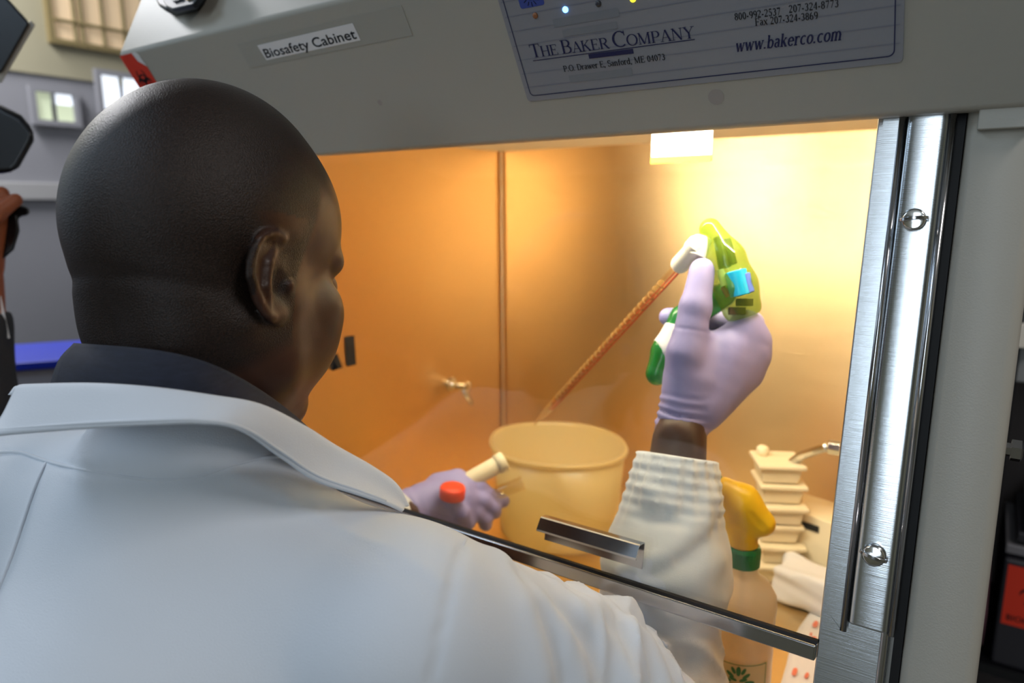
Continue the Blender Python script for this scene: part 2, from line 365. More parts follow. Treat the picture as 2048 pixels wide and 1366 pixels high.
for nm, (y0, y1, z0, z1) in wins:
    x0 = XL+.014; fr = MB(); t = .022
    for (a, bb, c, d) in ((y0-t, y1+t, z0-t, z0), (y0-t, y1+t, z1, z1+t), (y0-t, y0, z0, z1), (y1, y1+t, z0, z1)):
        fr.box((x0+.012, (a+bb)/2, (c+d)/2), (.03, bb-a, d-c))
    o = fr.build(nm, M['bar'] if nm == 'window_3' else M['wall_low']); o['kind'] = 'structure'
    OFFo = o
    if nm == 'window_3':
        MB().box((x0+.002, (y0+y1)/2, (z0+z1)/2), (.006, y1-y0, z1-z0)).build('curtain', M['curtain'], o)
        for k in (.20, .27, .48, .70, .93):
            MB().tube([(x0+.02, y0+(y1-y0)*k, z0), (x0+.02, y0+(y1-y0)*k, z1)], .009, 8).build('bar', M['bar'], o)
        for k in (.27,): MB().tube([(x0+.026, y0, z0+(z1-z0)*k), (x0+.026, y1, z0+(z1-z0)*(k+.02))], .008, 8).build('bar', M['bar'], o)
    else:
        ym = (y0+y1)/2; zm = z0+(z1-z0)*.62
        for (a, bb, c, d, mm) in ((y0, ym-.012, z0, z1 if nm == 'reflection_pane_2' else zm, 'pane_white' if nm == 'reflection_pane_2' else 'pane_green'), (ym+.012, y1, zm, z1, 'pane_white'), (ym+.012, y1, z0, zm, 'pane_white' if nm == 'reflection_pane_2' else 'pane_green')):
            MB().box((x0+.002, (a+bb)/2, (c+d)/2), (.006, bb-a, d-c)).build('pane', M[mm], o)
        if nm == 'reflection_pane_1': MB().box((x0+.002, (y0+ym)/2, (z1+zm)/2), (.006, ym-y0-.02, z1-zm)).build('pane', M['pane_green'], o)

# ------------------------------------------------------------------ the safety cabinet
XA, XB = -.895, .018          # outer sides
XI, XJ = -.826, -.050         # inner faces of side walls
YK = 1.17                     # back wall
WZ = -.53                     # work surface
TS = math.radians(10.04); SY0 = .55
DU = np.array([0, math.sin(TS), math.cos(TS)])      # up along the sash
NS = np.array([0, -math.cos(TS), math.sin(TS)])     # out of the sash, to the operator
def SP(x, z, off=0): return np.array([x, SY0+z*math.tan(TS), z])+NS*off
def SX(px, py, off=0): return PP(px, py, SP(0, 0, off), NS)
TF = math.radians(31.06)
F0 = np.array([0, .545, .0578])                     # lower lip of the sloped front
FU = np.array([0, -math.sin(TF), math.cos(TF)]); FN = np.array([0, -math.cos(TF), -math.sin(TF)])
FL = (.183-.0578)/math.cos(TF)
TG = math.radians(64); GU = np.array([0, math.cos(TG), math.sin(TG)]); GN = np.array([0, -math.sin(TG), math.cos(TG)])
F1 = F0+FU*FL
def FP(px, py, lift=0): return PP(px, py, F0+FN*lift, FN)
cab = thing('biosafety_cabinet', 'large pale painted laboratory safety cabinet with glass sash and steel interior', 'cabinet', (-.44, .85, FZ))
# shell
G1 = F1+GU*.42
zE = .204; Bp = F1; zf = Bp[1]; pF = np.array([0, .66, Bp[2]+(zE-Bp[2])*(.66-Bp[1])/(1.27-Bp[1])])
prof = [F0, F1, G1, np.array([0, 1.27, G1[2]]), np.array([0, 1.27, zE]), pF, np.array([0, .66, .1478]), np.array([0, .560, .0578])]
n = len(prof); b = MB()
b.add([p+np.array([XA, 0, 0]) for p in prof]+[p+np.array([XB, 0, 0]) for p in prof], [(0, 1, 5, 6, 7), (1, 2, 3, 4, 5), (n+7, n+6, n+5, n+1, n), (n+5, n+4, n+3, n+2, n+1)]+[(i, (i+1) % n, n+(i+1) % n, n+i)[::-1] for i in range(n)])
b.build('hood', M['paint'], cab, bevel=.004)
def side(x0, x1, nm):
    pf = [SP(0, -.66, -.012), SP(0, .125, -.012), np.array([0, .665, .222]), np.array([0, 1.268, .222]), np.array([0, 1.27, -.66])]
    b = MB(); b.prism([p+np.array([x0, 0, 0]) for p in pf], (x1-x0, 0, 0)); b.build(nm, M['paint'], cab, bevel=.002)
side(XA+.0015, XI-.002, 'side_wall'); side(XJ+.002, XB-.0015, 'side_wall')
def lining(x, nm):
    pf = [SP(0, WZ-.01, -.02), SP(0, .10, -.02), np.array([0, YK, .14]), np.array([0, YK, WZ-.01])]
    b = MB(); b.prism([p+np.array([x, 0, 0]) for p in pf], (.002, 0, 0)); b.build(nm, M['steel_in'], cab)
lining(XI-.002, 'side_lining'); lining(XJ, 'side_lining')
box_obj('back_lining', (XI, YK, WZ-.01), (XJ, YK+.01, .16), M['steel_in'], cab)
# rounded corner strip where side and back lining meet
MB().tube([(XI+.004, YK-.004, WZ), (XI+.004, YK-.004, .107)], .0035, 8).build('corner_strip', M['steel_in'], cab)
box_obj('back_wall', (XA, YK+.012, -.66), (XB, 1.27, .2), M['paint'], cab)
box_obj('diffuser', (XI, .70, .107), (XJ, YK, .115), M['diffuser'], cab)
box_obj('lamp_housing', (XI, .585, .107), (XJ, .70, .112), M['diffuser'], cab)
lt = MB(); lt.tube([(-.64, .620, .090), (-.07, .620, .090)], .010, 14); lt.build('fluorescent_tube', M['lamp'], cab)
# work surface with its front lip and slotted grille
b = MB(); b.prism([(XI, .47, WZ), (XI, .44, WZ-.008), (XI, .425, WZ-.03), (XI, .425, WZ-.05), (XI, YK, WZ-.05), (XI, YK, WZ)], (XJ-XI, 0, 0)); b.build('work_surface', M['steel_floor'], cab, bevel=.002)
b = MB()
for i in range(44): b.box((XI+.03+i*.0165, .52, WZ+.0008), (.005, .05, .0012))
b.build('grille_slots', M['black'], cab)['kind'] = 'stuff'
b = MB(); b.box(((XA+XB)/2, .85, -.70), (XB-XA, .80, .09)); b.build('base_pan', M['paint'], cab, bevel=.004)
for x in (XA+.05, XB-.05):
    for y in (.50, 1.2): MB().box((x, y, (FZ-.745)/2), (.05, .05, -.745-FZ)).build('stand_leg', M['paint'], cab)
# right and left front jambs, profiles measured on the sash plane
def xs(px, py, off=.0): return SX(px, py, off)[0]
ztop, zcov, zbot = .075, SX(1702, 1248, .006)[2], -.64
def strip(x0, x1, o0, o1, z0, z1, m, nm, **k):
    b = MB(); b.hexa([SP(x0, z0, o0), SP(x1, z0, o0), SP(x1, z0, o1), SP(x0, z0, o1)], [SP(x0, z1, o0), SP(x1, z1, o0), SP(x1, z1, o1), SP(x0, z1, o1)])
    return b.build(nm, m, cab, **k)
X1 = xs(1756, 241); X2 = xs(1766, 251, .006); X3 = xs(1797, 251, .009); X4 = xs(1812, 251, .009); X5 = xs(1911, 251, .009); X6 = xs(1930, 251, .004)
print('JAMB', X1, X2, X3, X4, X5, X6, zcov)
def mirror(x): return XA+XB-x
def jamb(mx):
    f = (lambda x: mirror(x)) if mx else (lambda x: x)
    def st(x0, x1, *a, **k):
        x0, x1 = sorted((f(x0), f(x1))); return strip(x0, x1, *a, **k)
    st(X1-.001, XJ+.004, -.022, -.006, zbot, ztop, M['steel_pol'], 'sash_channel', bevel=.001)
    st(X1, X5-.003, -.006, .0005, zbot, ztop, M['steel'], 'lower_jamb', bevel=.001)
    st(X5-.008, X5-.003, -.006, .006, zbot, zcov+.05, M['steel_pol'], 'jamb_lip', bevel=.002)
    # left plate with a rounded foot
    z0 = SX(1672, 1254, .004)[2]; x0, x1 = f(X2), f(X3); s = -1 if not mx else 1
    out = [SP(x1, ztop, .0068), SP(x0, ztop, .0068)]
    r = .010
    for i in range(7):
        a = PI/2*i/6; out.append(SP(x0-s*r*(1-math.cos(a)), z0+r*(1-math.sin(a)), .0068))
    out.append(SP(x1, z0, .0068))
    b = MB(); b.prism(out, -NS*.0022); b.build('sash_guide', M['steel'], cab, bevel=.0006)
    # rolled bead between the plates, then the cover plate and its outer lip
    xa, xb_ = sorted((f(X3), f(X3+.0035)))
    b = MB(); b.tube([SP((xa+xb_)/2, z0-.001, .006), SP((xa+xb_)/2, ztop, .006)], .0022, 14); b.build('bead', M['steel_pol'], cab, smooth=True)
    b = MB(); xm = f(X4-.0014); b.tube([SP(xm, zcov, .0055), SP(xm, ztop, .0055)], .0014, 12); b.build('bead', M['steel_pol'], cab, smooth=True)
    xa, xb_ = sorted((f(X4), f(X5-.0035))); n = 18; rows = []
    for z in (zcov, zcov+.0008, ztop-.0008, ztop):
        rows.append([SP(xa+(xb_-xa)*i/n, z, .0072+.0004*math.sin(PI*i/n)-.0022*(abs(2*i/n-1)**10)) for i in range(n+1)])
    b = MB(); b.grid(rows); b.build('cover_plate', M['steel'], cab, smooth=True, solid=.0012)
    xm = f(X5-.002); b = MB(); b.tube([SP(xm, zcov-.001, .0062), SP(xm, ztop, .0062)], .0021, 14); b.build('bead', M['steel_pol'], cab, smooth=True)
    st(X5-.0005, X6, -.012, -.004, zbot, ztop, M['black'], 'gasket')
    for (px, py, rt) in ((1829, 441, .12), (1749, 1108, -.18)):
        c = SX(px, py, .008); c[0] = f(c[0]); u = np.array([1., 0, 0])
        b = MB(); b.lathe(c+NS*.0005, [(.0052, 0), (.0072, .0008), (.0072, .0048), (.0062, .0060), (.0035, .0064)], 26, NS); sw = b.build('thumb_screw', M['chrome'], cab, bevel=.0004)
        b = MB(); n = 12; o_ = []
        for i in range(n+1):
            a = PI*i/n; o_.append((math.cos(a)*.0088, math.sin(a)*.0062))
        ca, sa = math.cos(rt), math.sin(rt); v = DU
        pr = [c+NS*(.005+q[1])+(u*ca+v*sa)*q[0]+(v*ca-u*sa)*-.0012 for q in o_]
        b.prism(pr, (v*ca-u*sa)*.0024); b.build('wing', M['steel_pol'], sw, bevel=.0004)
jamb(False); jamb(True)
# painted front columns outside the jambs: sloped face with a soft outer corner
for mx in (0, 1):
    f = mirror if mx else (lambda x: x)
    s = -1 if mx else 1; xe = XB
    prf = [(X6, -.010), (X6+.002, .0012), (X6+.006, .003), (xe-.006, .003), (xe-.001, .001), (xe+.001, -.006), (xe+.001, -.014)]
    rows = [[SP(f(x), z, o) for x, o in prf] for z in (-.64, -.638, .060, .062)]
    if mx: rows = rows[::-1]
    MB().grid(rows).build('front_column', M['paint'], cab, smooth=True, solid=.001)
b = MB(); q = SP(0, .052, .006); b.box((X6+.022, q[1], q[2]), (.03, .012, .014)); b.build('hinge_block', M['paint'], cab, bevel=.001)
MB().lathe(np.array([XB+.001, .60, ray(2012, 883)[2]*.62]), [(.005, 0), (.005, .006), (.008, .006), (.008, .012), (.006, .013)], 6, (1, 0, 0)).build('bolt', M['steel_pol'], cab)
# sash: glass, bottom rail, seal, handle
zr0 = SX(1628, 1322, .004)[2]; zr1 = SX(1632, 1286, .004)[2]; xr = xs(1634, 1290, .004); xl = mirror(xr)
gx = xs(1668, 1290); gb = SX(1650, 1324, 0)[2]; gl = mirror(gx); r = .014
out = [SP(gl, .10, -.002), SP(gl, gb, -.002)]
for i in range(7):
    a = PI/2*i/6; out.append(SP(gx-r+r*math.sin(a), gb+r-r*math.cos(a), -.002))
out.append(SP(gx, .10, -.002))
sash = MB().prism(out[::-1], -NS*.005).build('sash_glass', M['sash'], cab)
b = MB(); b.hexa([SP(xl, zr0, 0), SP(xr, zr0, 0), SP(xr, zr0, .007), SP(xl, zr0, .007)], [SP(xl, zr1-.0015, 0), SP(xr, zr1-.0015, 0), SP(xr, zr1-.0015, .007), SP(xl, zr1-.0015, .007)])
b.build('bottom_rail', M['steel_pol'], sash, bevel=.0015)
b = MB(); b.hexa([SP(xl, zr1-.0015, 0), SP(xr, zr1-.0015, 0), SP(xr, zr1-.0015, .0040), SP(xl, zr1-.0015, .0040)], [SP(xl, zr1+.001, 0), SP(xr, zr1+.001, 0), SP(xr, zr1+.0002, .003), SP(xl, zr1+.0002, .003)])
b.build('seal', M['black'], sash)
# bent sheet handle: plate on the glass, shelf outward, lip turned down
zh = (SX(1289, 1085, 0)[2]+SX(1094, 1028, 0)[2])/2; hx0 = SX(1094, 1040, 0)[0]; hx1 = SX(1289, 1100, 0)[0]
hp = [(-.0225, .0008), (-.0012, .0008), (-.0003, .0018), (0, .0035), (0, .0105), (-.0006, .0120), (-.0095, .0166), (-.0108, .0165), (-.0112, .0152)]
rows = [[SP(x, zh, 0)+DU*a+NS*o for a, o in hp] for x in (hx0, hx1)]
MB().grid(rows).build('handle', M['steel_pol'], sash, smooth=False, solid=.0011)
print('SASH', zr0, zr1, xr, zh, hx0, hx1)
# ---- control panel on the sloped front
def fr(px, py):  # fascia coordinates
    p = FP(px, py); return p[0], np.dot(p-F0, FU)
def FA(u, v, lift=0): return F0+np.array([u, 0, 0])+FU*v+FN*lift
uL, vB = fr(1056, 199); uR = fr(1806, 128)[0]; vB = (vB+fr(1806, 128)[1])/2; vT = FL-.004
print('PANEL', uL, uR, vB, vT, FL, fr(1056, 199), fr(1806, 128), fr(1003, 0))
def rrect(u0, u1, v0, v1, r, n=5):
    o = []
    for cx, cy, a in ((u1-r, v1-r, 0), (u0+r, v1-r, 90), (u0+r, v0+r, 180), (u1-r, v0+r, 270)):
        for i in range(n): t = math.radians(a+90*i/(n-1)); o.append((cx+r*math.cos(t), cy+r*math.sin(t)))
    return o
cp = MB().prism([FA(u, v, .0002) for u, v in rrect(uL, uR, vB, vT, .003)], FN*.0008).build('control_panel', M['panelface'], cab)
L1 = .0012; L2 = .0015
def flat(nm, polys, m, lift, parent=cp):
    b = MB()
    for p in polys: b.add([FA(u, v, lift) for u, v in p], [tuple(range(len(p)))])
    return b.build(nm, m, parent)
ins = .0045; o1 = rrect(uL+ins, uR-ins, vB+ins, vT-.002, .004); o2 = rrect(uL+ins+.0007, uR-ins-.0007, vB+ins+.0007, vT-.0027, .0035)
n = len(o1); b = MB(); b.add([FA(u, v, L2) for u, v in o1]+[FA(u, v, L2) for u, v in o2], [(i, (i+1) % n, n+(i+1) % n, n+i) for i in range(n)]); b.build('border_line', M['navy'], cp)
vs = []
k = vB+.012
while k < vT-.004:
    vs.append([(uL+.002, k), (uR-.002, k), (uR-.002, k+.0007), (uL+.002, k+.0007)]); k += .0115
flat('stripes', vs, M['panelstripe'], L1)
def uvbox(px0, py0, px1, py1, h):  # bar from left px to right px with height h below
    a = fr(px0, py0); c = fr(px1, py1); return [(a[0], a[1]), (a[0], a[1]-h), (c[0], a[1]-h), (c[0], a[1])]
for q in (uvbox(1106, 38, 1238, 18, .006), uvbox(1138, 150, 1264, 136, .006), uvbox(1125, 60, 1235, 45, .005)): flat('grey_bar', [q], M['panelgrey'], L1+.0001)
def fas_text(VF, a, c, h, m, nm, par=cp, lift=L2):
    A = FA(*a); C = FA(*c); V, F = place2d(VF, A, C, FU, h, 0, FN); b = MB(); b.add([p+FN*lift for p in V], F); b.build(nm, m, par)
def ft(VF, pa, pc, h, m, nm, par=cp, lift=L2):
    a = fr(*pa); c = fr(*pc); v = (a[1]+c[1])/2; print(nm, a, c); fas_text(VF, (a[0], a[1]), (c[0], c[1]), h, m, nm, par, lift)
hc = fr(1070, 80)[1]-fr(1078, 116)[1]
ft(serif([('T', 1), ('HE ', .78), ('B', 1), ('AKER ', .78), ('C', 1.1), ('OMPANY', .78)], .13, .042, 0, -.02), (1066, 114), (1392, 74), .0105, M['navy'], 'lettering')
a = fr(1068, 121); c = fr(1391, 78); flat('underline', [[(a[0], a[1]), (c[0], c[1]), (c[0], c[1]+.0006), (a[0], a[1]+.0006)]], M['navy'], L2)
a = fr(1178, 107); c = fr(1267, 96); flat('underline_bar', [[(a[0], a[1]-.0035), (c[0], c[1]-.0035), (c[0], c[1]), (a[0], a[1])]], M['navy'], L2)
ft(serif([('P.O. Drawer E, Sanford, ME 04073', 1)], .16, .07, 0, .02), (1130, 142), (1332, 118), .0047, M['ink'], 'lettering')
ft(serif([('800-992-2537', 1)], .16, .07, 0, .02), (1471, 39), (1562, 28), .0047, M['ink'], 'lettering')
ft(serif([('207-324-8773', 1)], .16, .07, 0, .02), (1579, 24), (1678, 12), .0047, M['ink'], 'lettering')
ft(serif([('Fax 207-324-3869', 1)], .16, .07, 0, .02), (1512, 50), (1637, 36), .0047, M['ink'], 'lettering')
ft(serif([('www.bakerco.com', 1)], .17, .07, .22, .03), (1475, 102), (1684, 78), .0085, M['navy'], 'lettering')
for (px, py, nm, c, e) in ((1072, 30, 'amber_lamp', (.30, .12, .05, 1), 0), (1132, 18, 'blue_lamp', (.10, .35, 1, 1), 7), (1198, 6, 'dark_lamp', (.05, .05, .06, 1), 0), (1267, -3, 'yellow_lamp', (.9, .8, .05, 1), 1.2)):
    u, v = fr(px, py); MB().lathe(FA(u, v, .001), [(.0024, 0), (.0022, .0008), (.0010, .0014)], 18, FN).build(nm, mat(nm, c, .3, emit=e), cp, smooth=True)
u, v = fr(1064, 2); flat('blue_patch', [rrect(u-.011, u+.011, v-.004, v+.016, .002)], mat('blue_patch', '3f4e96', .4), L1)
ry = []
for i in range(12):
    a = PI*2*i/12; ca, sa = math.cos(a), math.sin(a); ry.append([(u+ca*.0042-sa*.0003, v+.004+sa*.0042+ca*.0003), (u+ca*.0075-sa*.0003, v+.004+sa*.0075+ca*.0003), (u+ca*.0075+sa*.0003, v+.004+sa*.0075-ca*.0003), (u+ca*.0042+sa*.0003, v+.004+sa*.0042-ca*.0003)])
ry.append([(u+.0028*math.cos(t), v+.004+.0028*math.sin(t)) for t in np.linspace(0, 2*PI, 14)[:-1]])
flat('sun_symbol', ry, M['ink'], L2)
# paper name label under clear tape
a = fr(526, 122); c = fr(722, 72); hgt = .0125
print('LABEL', a, c, fr(528, 92), fr(714, 52))
def para(p, q, h, g=0): return [(p[0]-g, p[1]-g), (q[0]+g, q[1]-g), (q[0]+g, q[1]+h+g), (p[0]-g, p[1]+h+g)]
hl = fr(518, 92)[1]-fr(534, 122)[1]
ntape = MB(); pp = para(fr(500, 136), (fr(822, 60)[0], fr(500, 136)[1]+.002), hl+.010); ntape.prism([FA(u_, v_, .0002) for u_, v_ in pp], FN*.0002); tp = ntape.build('name_label', M['tape'], cab, label='strip of yellowed clear tape')
n0 = fr(534, 120); n1 = fr(722, 80); v0 = n0[1]; v1 = n1[1]
MB().prism([FA(u_, v_, .0004) for u_, v_ in [(n0[0], v0), (n1[0], v1), (n1[0]-.001, v1+hl), (n0[0]-.003, v0+hl)]], FN*.0003).build('paper', M['paper'], tp)
def lab_txt():
    A = FA(n0[0]+.002, v0+.0022); C = FA(n1[0]-.003, v1+.0022); V, F = place2d(text_mesh('Biosafety Cabinet', True), A, C, FU, hl*.82, 0, FN); b = MB(); b.add([p+FN*.0009 for p in V], F); b.build('lettering', M['ink'], tp)
lab_txt()
# red warning sticker on the left end of the sloped front
q = [(XA+.0008, fr(238, 114)[1]), fr(292, 172), fr(322, 162), fr(300, 124), fr(270, 110)]
vv = FL-.002; u0 = XA+.001; uw = fr(316, 158)[0]-u0
rs = MB().prism([FA(u_, v_, .0002) for u_, v_ in [(u0, vv), (u0, vv-.085), (u0+.042, vv-.085), (u0+.042, vv-.018), (u0+.030, vv-.010), (u0+.027, vv)]], FN*.0004).build('warning_sticker', M['red'], cab, label='red warning sticker with a black biohazard mark')
MB().prism([FA(u_, v_, .0002) for u_, v_ in [(u0+.028, vv), (u0+.031, vv-.010), (u0+.042, vv-.017), (u0+.040, vv-.004), (u0+.036, vv)]], FN*.0005).build('torn_corner', M['paper'], rs)
V, F = biohazard(); b = MB(); b.add([FA(u0+.021+x*.019, vv-.034+y*.019, .0008) for x, y in V], F); b.build('mark', M['redink'], rs)
V, F = place2d(text_mesh('BIOHAZARD', True), FA(u0+.004, vv-.075), FA(u0+.038, vv-.075), FU, .009, 0, FN); b = MB(); b.add([p+FN*.0008 for p in V], F); b.build('lettering', M['redink'], rs)
# small dirt spots on the sloped front and dark tape letters on the left wall inside
for px, py, rr in ((760, 205, .003), (1432, 194, .006)):
    u, v = fr(px, py); flat('smudge', [[(u+rr*math.cos(t), v+rr*math.sin(t)) for t in np.linspace(0, 2*PI, 14)[:-1]]], mat('smudge', '9c958f', .5), .0003, cab)
def LI(px, py): d = ray(px, py); return d*((XI+.0015)/d[0])
for pl in ([(690, 674), (708, 671), (712, 729), (694, 733)], [(664, 742), (668, 712), (674, 706), (685, 735)], [(640, 690), (650, 684), (676, 738), (664, 742)]):
    MB().prism([LI(*p) for p in pl], (.0006, 0, 0)).build('tape_mark', M['black'], cab)
# ------------------------------------------------------------------ solid modelling by distance fields (bodies, hands, cloth)
def A_(p): return np.array(p, float)
def cap(P, a, b, ra, rb=None):
    rb = ra if rb is None else rb; a, b = A_(a), A_(b); d = b-a; L2_ = float(d@d)+1e-12
    t = np.clip((P-a)@d/L2_, 0, 1); q = P-a-t[:, None]*d
    return np.sqrt((q*q).sum(1))-(ra+(rb-ra)*t)
def ell(P, c, r, R=None):
    q = P-A_(c)
    if R is not None: q = q@R
    r = A_(r); a = q/r; k0 = np.sqrt((a*a).sum(1)); b = a/r; k1 = np.sqrt((b*b).sum(1))+1e-9
    return k0*(k0-1)/k1
def smin(a, b, k):
    h = np.clip(.5+.5*(b-a)/k, 0, 1); return b*(1-h)+a*h-k*h*(1-h)
def smax(a, b, k): return -smin(-a, -b, k)
def chain(P, pts, rad, k=.004):
    d = None
    for i in range(len(pts)-1):
        e = cap(P, pts[i], pts[i+1], rad[i], rad[i+1]); d = e if d is None else smin(d, e, k)
    return d
def polydist(P, pts):
    """distance to a polyline, arc position on it (0..1)"""
    pts = [A_(p) for p in pts]; ln = [np.linalg.norm(pts[i+1]-pts[i]) for i in range(len(pts)-1)]; tot = sum(ln); s0 = 0
    D = np.full(len(P), 1e9); S = np.zeros(len(P))
    for i in range(len(ln)):
        d = pts[i+1]-pts[i]; t = np.clip((P-pts[i])@d/(ln[i]**2), 0, 1); q = P-pts[i]-t[:, None]*d; e = np.sqrt((q*q).sum(1))
        m = e < D; D = np.where(m, e, D); S = np.where(m, (s0+t*ln[i])/tot, S); s0 += ln[i]
    return D, S
_rs = np.random.RandomState(3); _NV = _rs.normal(size=(40, 3)); _NP = _rs.uniform(0, 6.28, 40)
def noise(P, f, o=0, n=6):
    s = 0
    for i in range(n): v = _NV[(o+i) % 40]; s = s+np.sin(P@(v*f)+_NP[(o+i) % 40])
    return s/n
def net(fn, lo, hi, h):
    """meshes the zero surface of fn inside a box with cells of size h"""
    lo = A_(lo); hi = A_(hi); k = 4; n = (np.ceil((hi-lo)/h/k).astype(int)+1)*k; H = h*k
    nc = n//k
    g = np.stack(np.meshgrid(*[lo[i]+(np.arange(nc[i])+.5)*H-h*.5 for i in range(3)], indexing='ij'), -1).reshape(-1, 3)
    dc = np.concatenate([fn(g[i:i+400000]) for i in range(0, len(g), 400000)]).reshape(nc)
    act = np.abs(dc) < H*1.45
    full = np.repeat(np.repeat(np.repeat(np.where(dc < 0, -1., 1.).astype(np.float32), k, 0), k, 1), k, 2)
    am = np.repeat(np.repeat(np.repeat(act, k, 0), k, 1), k, 2)
    idx = np.argwhere(am); pts = lo+idx*h
    val = np.concatenate([fn(pts[i:i+300000]) for i in range(0, len(pts), 300000)]) if len(pts) else []
    full[am] = val
    V = full; ins = V < 0
    c = [(i, j, l) for i in (0, 1) for j in (0, 1) for l in (0, 1)]
    sh = lambda a, o: a[o[0]:a.shape[0]-1+o[0], o[1]:a.shape[1]-1+o[1], o[2]:a.shape[2]-1+o[2]]
    cnt = sum(sh(ins, o).astype(np.int8) for o in c); cell = (cnt > 0) & (cnt < 8)
    ci = np.argwhere(cell); acc = np.zeros((len(ci), 3)); nn = np.zeros(len(ci))
    for a in c:
        for ax in range(3):
            if a[ax]: continue
            b = list(a); b[ax] = 1
            va = V[tuple((ci+a).T)]; vb = V[tuple((ci+b).T)]; m = (va < 0) != (vb < 0)
            t = np.where(m, va/np.where(m, va-vb, 1), 0); p = np.array(a, float)[None]+np.zeros((len(ci), 3)); p[:, ax] += t
            acc += p*m[:, None]; nn += m
    verts = lo+(ci+acc/nn[:, None])*h
    num = -np.ones(cell.shape, int); num[cell] = np.arange(len(ci)); Q = []
    for ax in range(3):
        u, v = (ax+1) % 3, (ax+2) % 3
        s0 = [slice(None)]*3; s1 = [slice(None)]*3; s0[ax] = slice(0, -1); s1[ax] = slice(1, None)
        e = ins[tuple(s0)] != ins[tuple(s1)]; ei = np.argwhere(e); sg = ins[tuple(s0)][e]
        ok = (ei[:, u] > 0) & (ei[:, v] > 0) & (ei[:, u] < cell.shape[u]) & (ei[:, v] < cell.shape[v]); ei = ei[ok]; sg = sg[ok]
        du = np.zeros(3, int); du[u] = 1; dv = np.zeros(3, int); dv[v] = 1
        q = np.stack([num[tuple((ei-du-dv).T)], num[tuple((ei-dv).T)], num[tuple(ei.T)], num[tuple((ei-du).T)]], 1)
        q[~sg] = q[~sg][:, ::-1]; Q.append(q[(q >= 0).all(1)])
    return verts, np.concatenate(Q)
def relax(V, F, it=2, lam=.5):
    n = len(V); e = np.concatenate([F[:, [0, 1]], F[:, [1, 2]], F[:, [2, 3]], F[:, [3, 0]]]); e = np.concatenate([e, e[:, ::-1]])
    deg = np.bincount(e[:, 0], minlength=n)
    for _ in range(it):
        S = np.stack([np.bincount(e[:, 0], weights=V[e[:, 1], i], minlength=n) for i in range(3)], 1); V = V*(1-lam)+lam*S/deg[:, None]
    return V
def fobj(name, V, F, m, parent=None, base=None, smooth=True, **k):
    off = OFF[parent.name] if parent is not None else A_(base)
    me = bpy.data.meshes.new(name); me.vertices.add(len(V)); me.vertices.foreach_set('co', (V-off).astype(np.float32).ravel())
    me.loops.add(F.size); me.loops.foreach_set('vertex_index', F.astype(np.int32).ravel()); me.polygons.add(len(F))
    me.polygons.foreach_set('loop_start', np.arange(0, F.size, 4, dtype=np.int32)); me.polygons.foreach_set('loop_total', np.full(len(F), 4, np.int32))
    me.update(calc_edges=True); me.validate(); me.shade_smooth(); me.materials.append(m)
    o = bpy.data.objects.new(name, me); _link(o, parent)
    if parent is None: o.location = (off[0], off[1], off[2]+CZ)
    OFF[o.name] = off
    return o
def trace(fn, px, py, t0=.15, t1=2.0):
    """first hit of a pixel's ray on a distance field"""
    d = CB.T @ np.array([(px-1024)/FPX, (py-683)/FPX, 1.0]); L_ = np.linalg.norm(d); t = t0
    for _ in range(120):
        v = float(fn((d*t)[None])[0])
        if v < 2e-4 or t > t1: break
        t += v*.8/L_
    return d*t

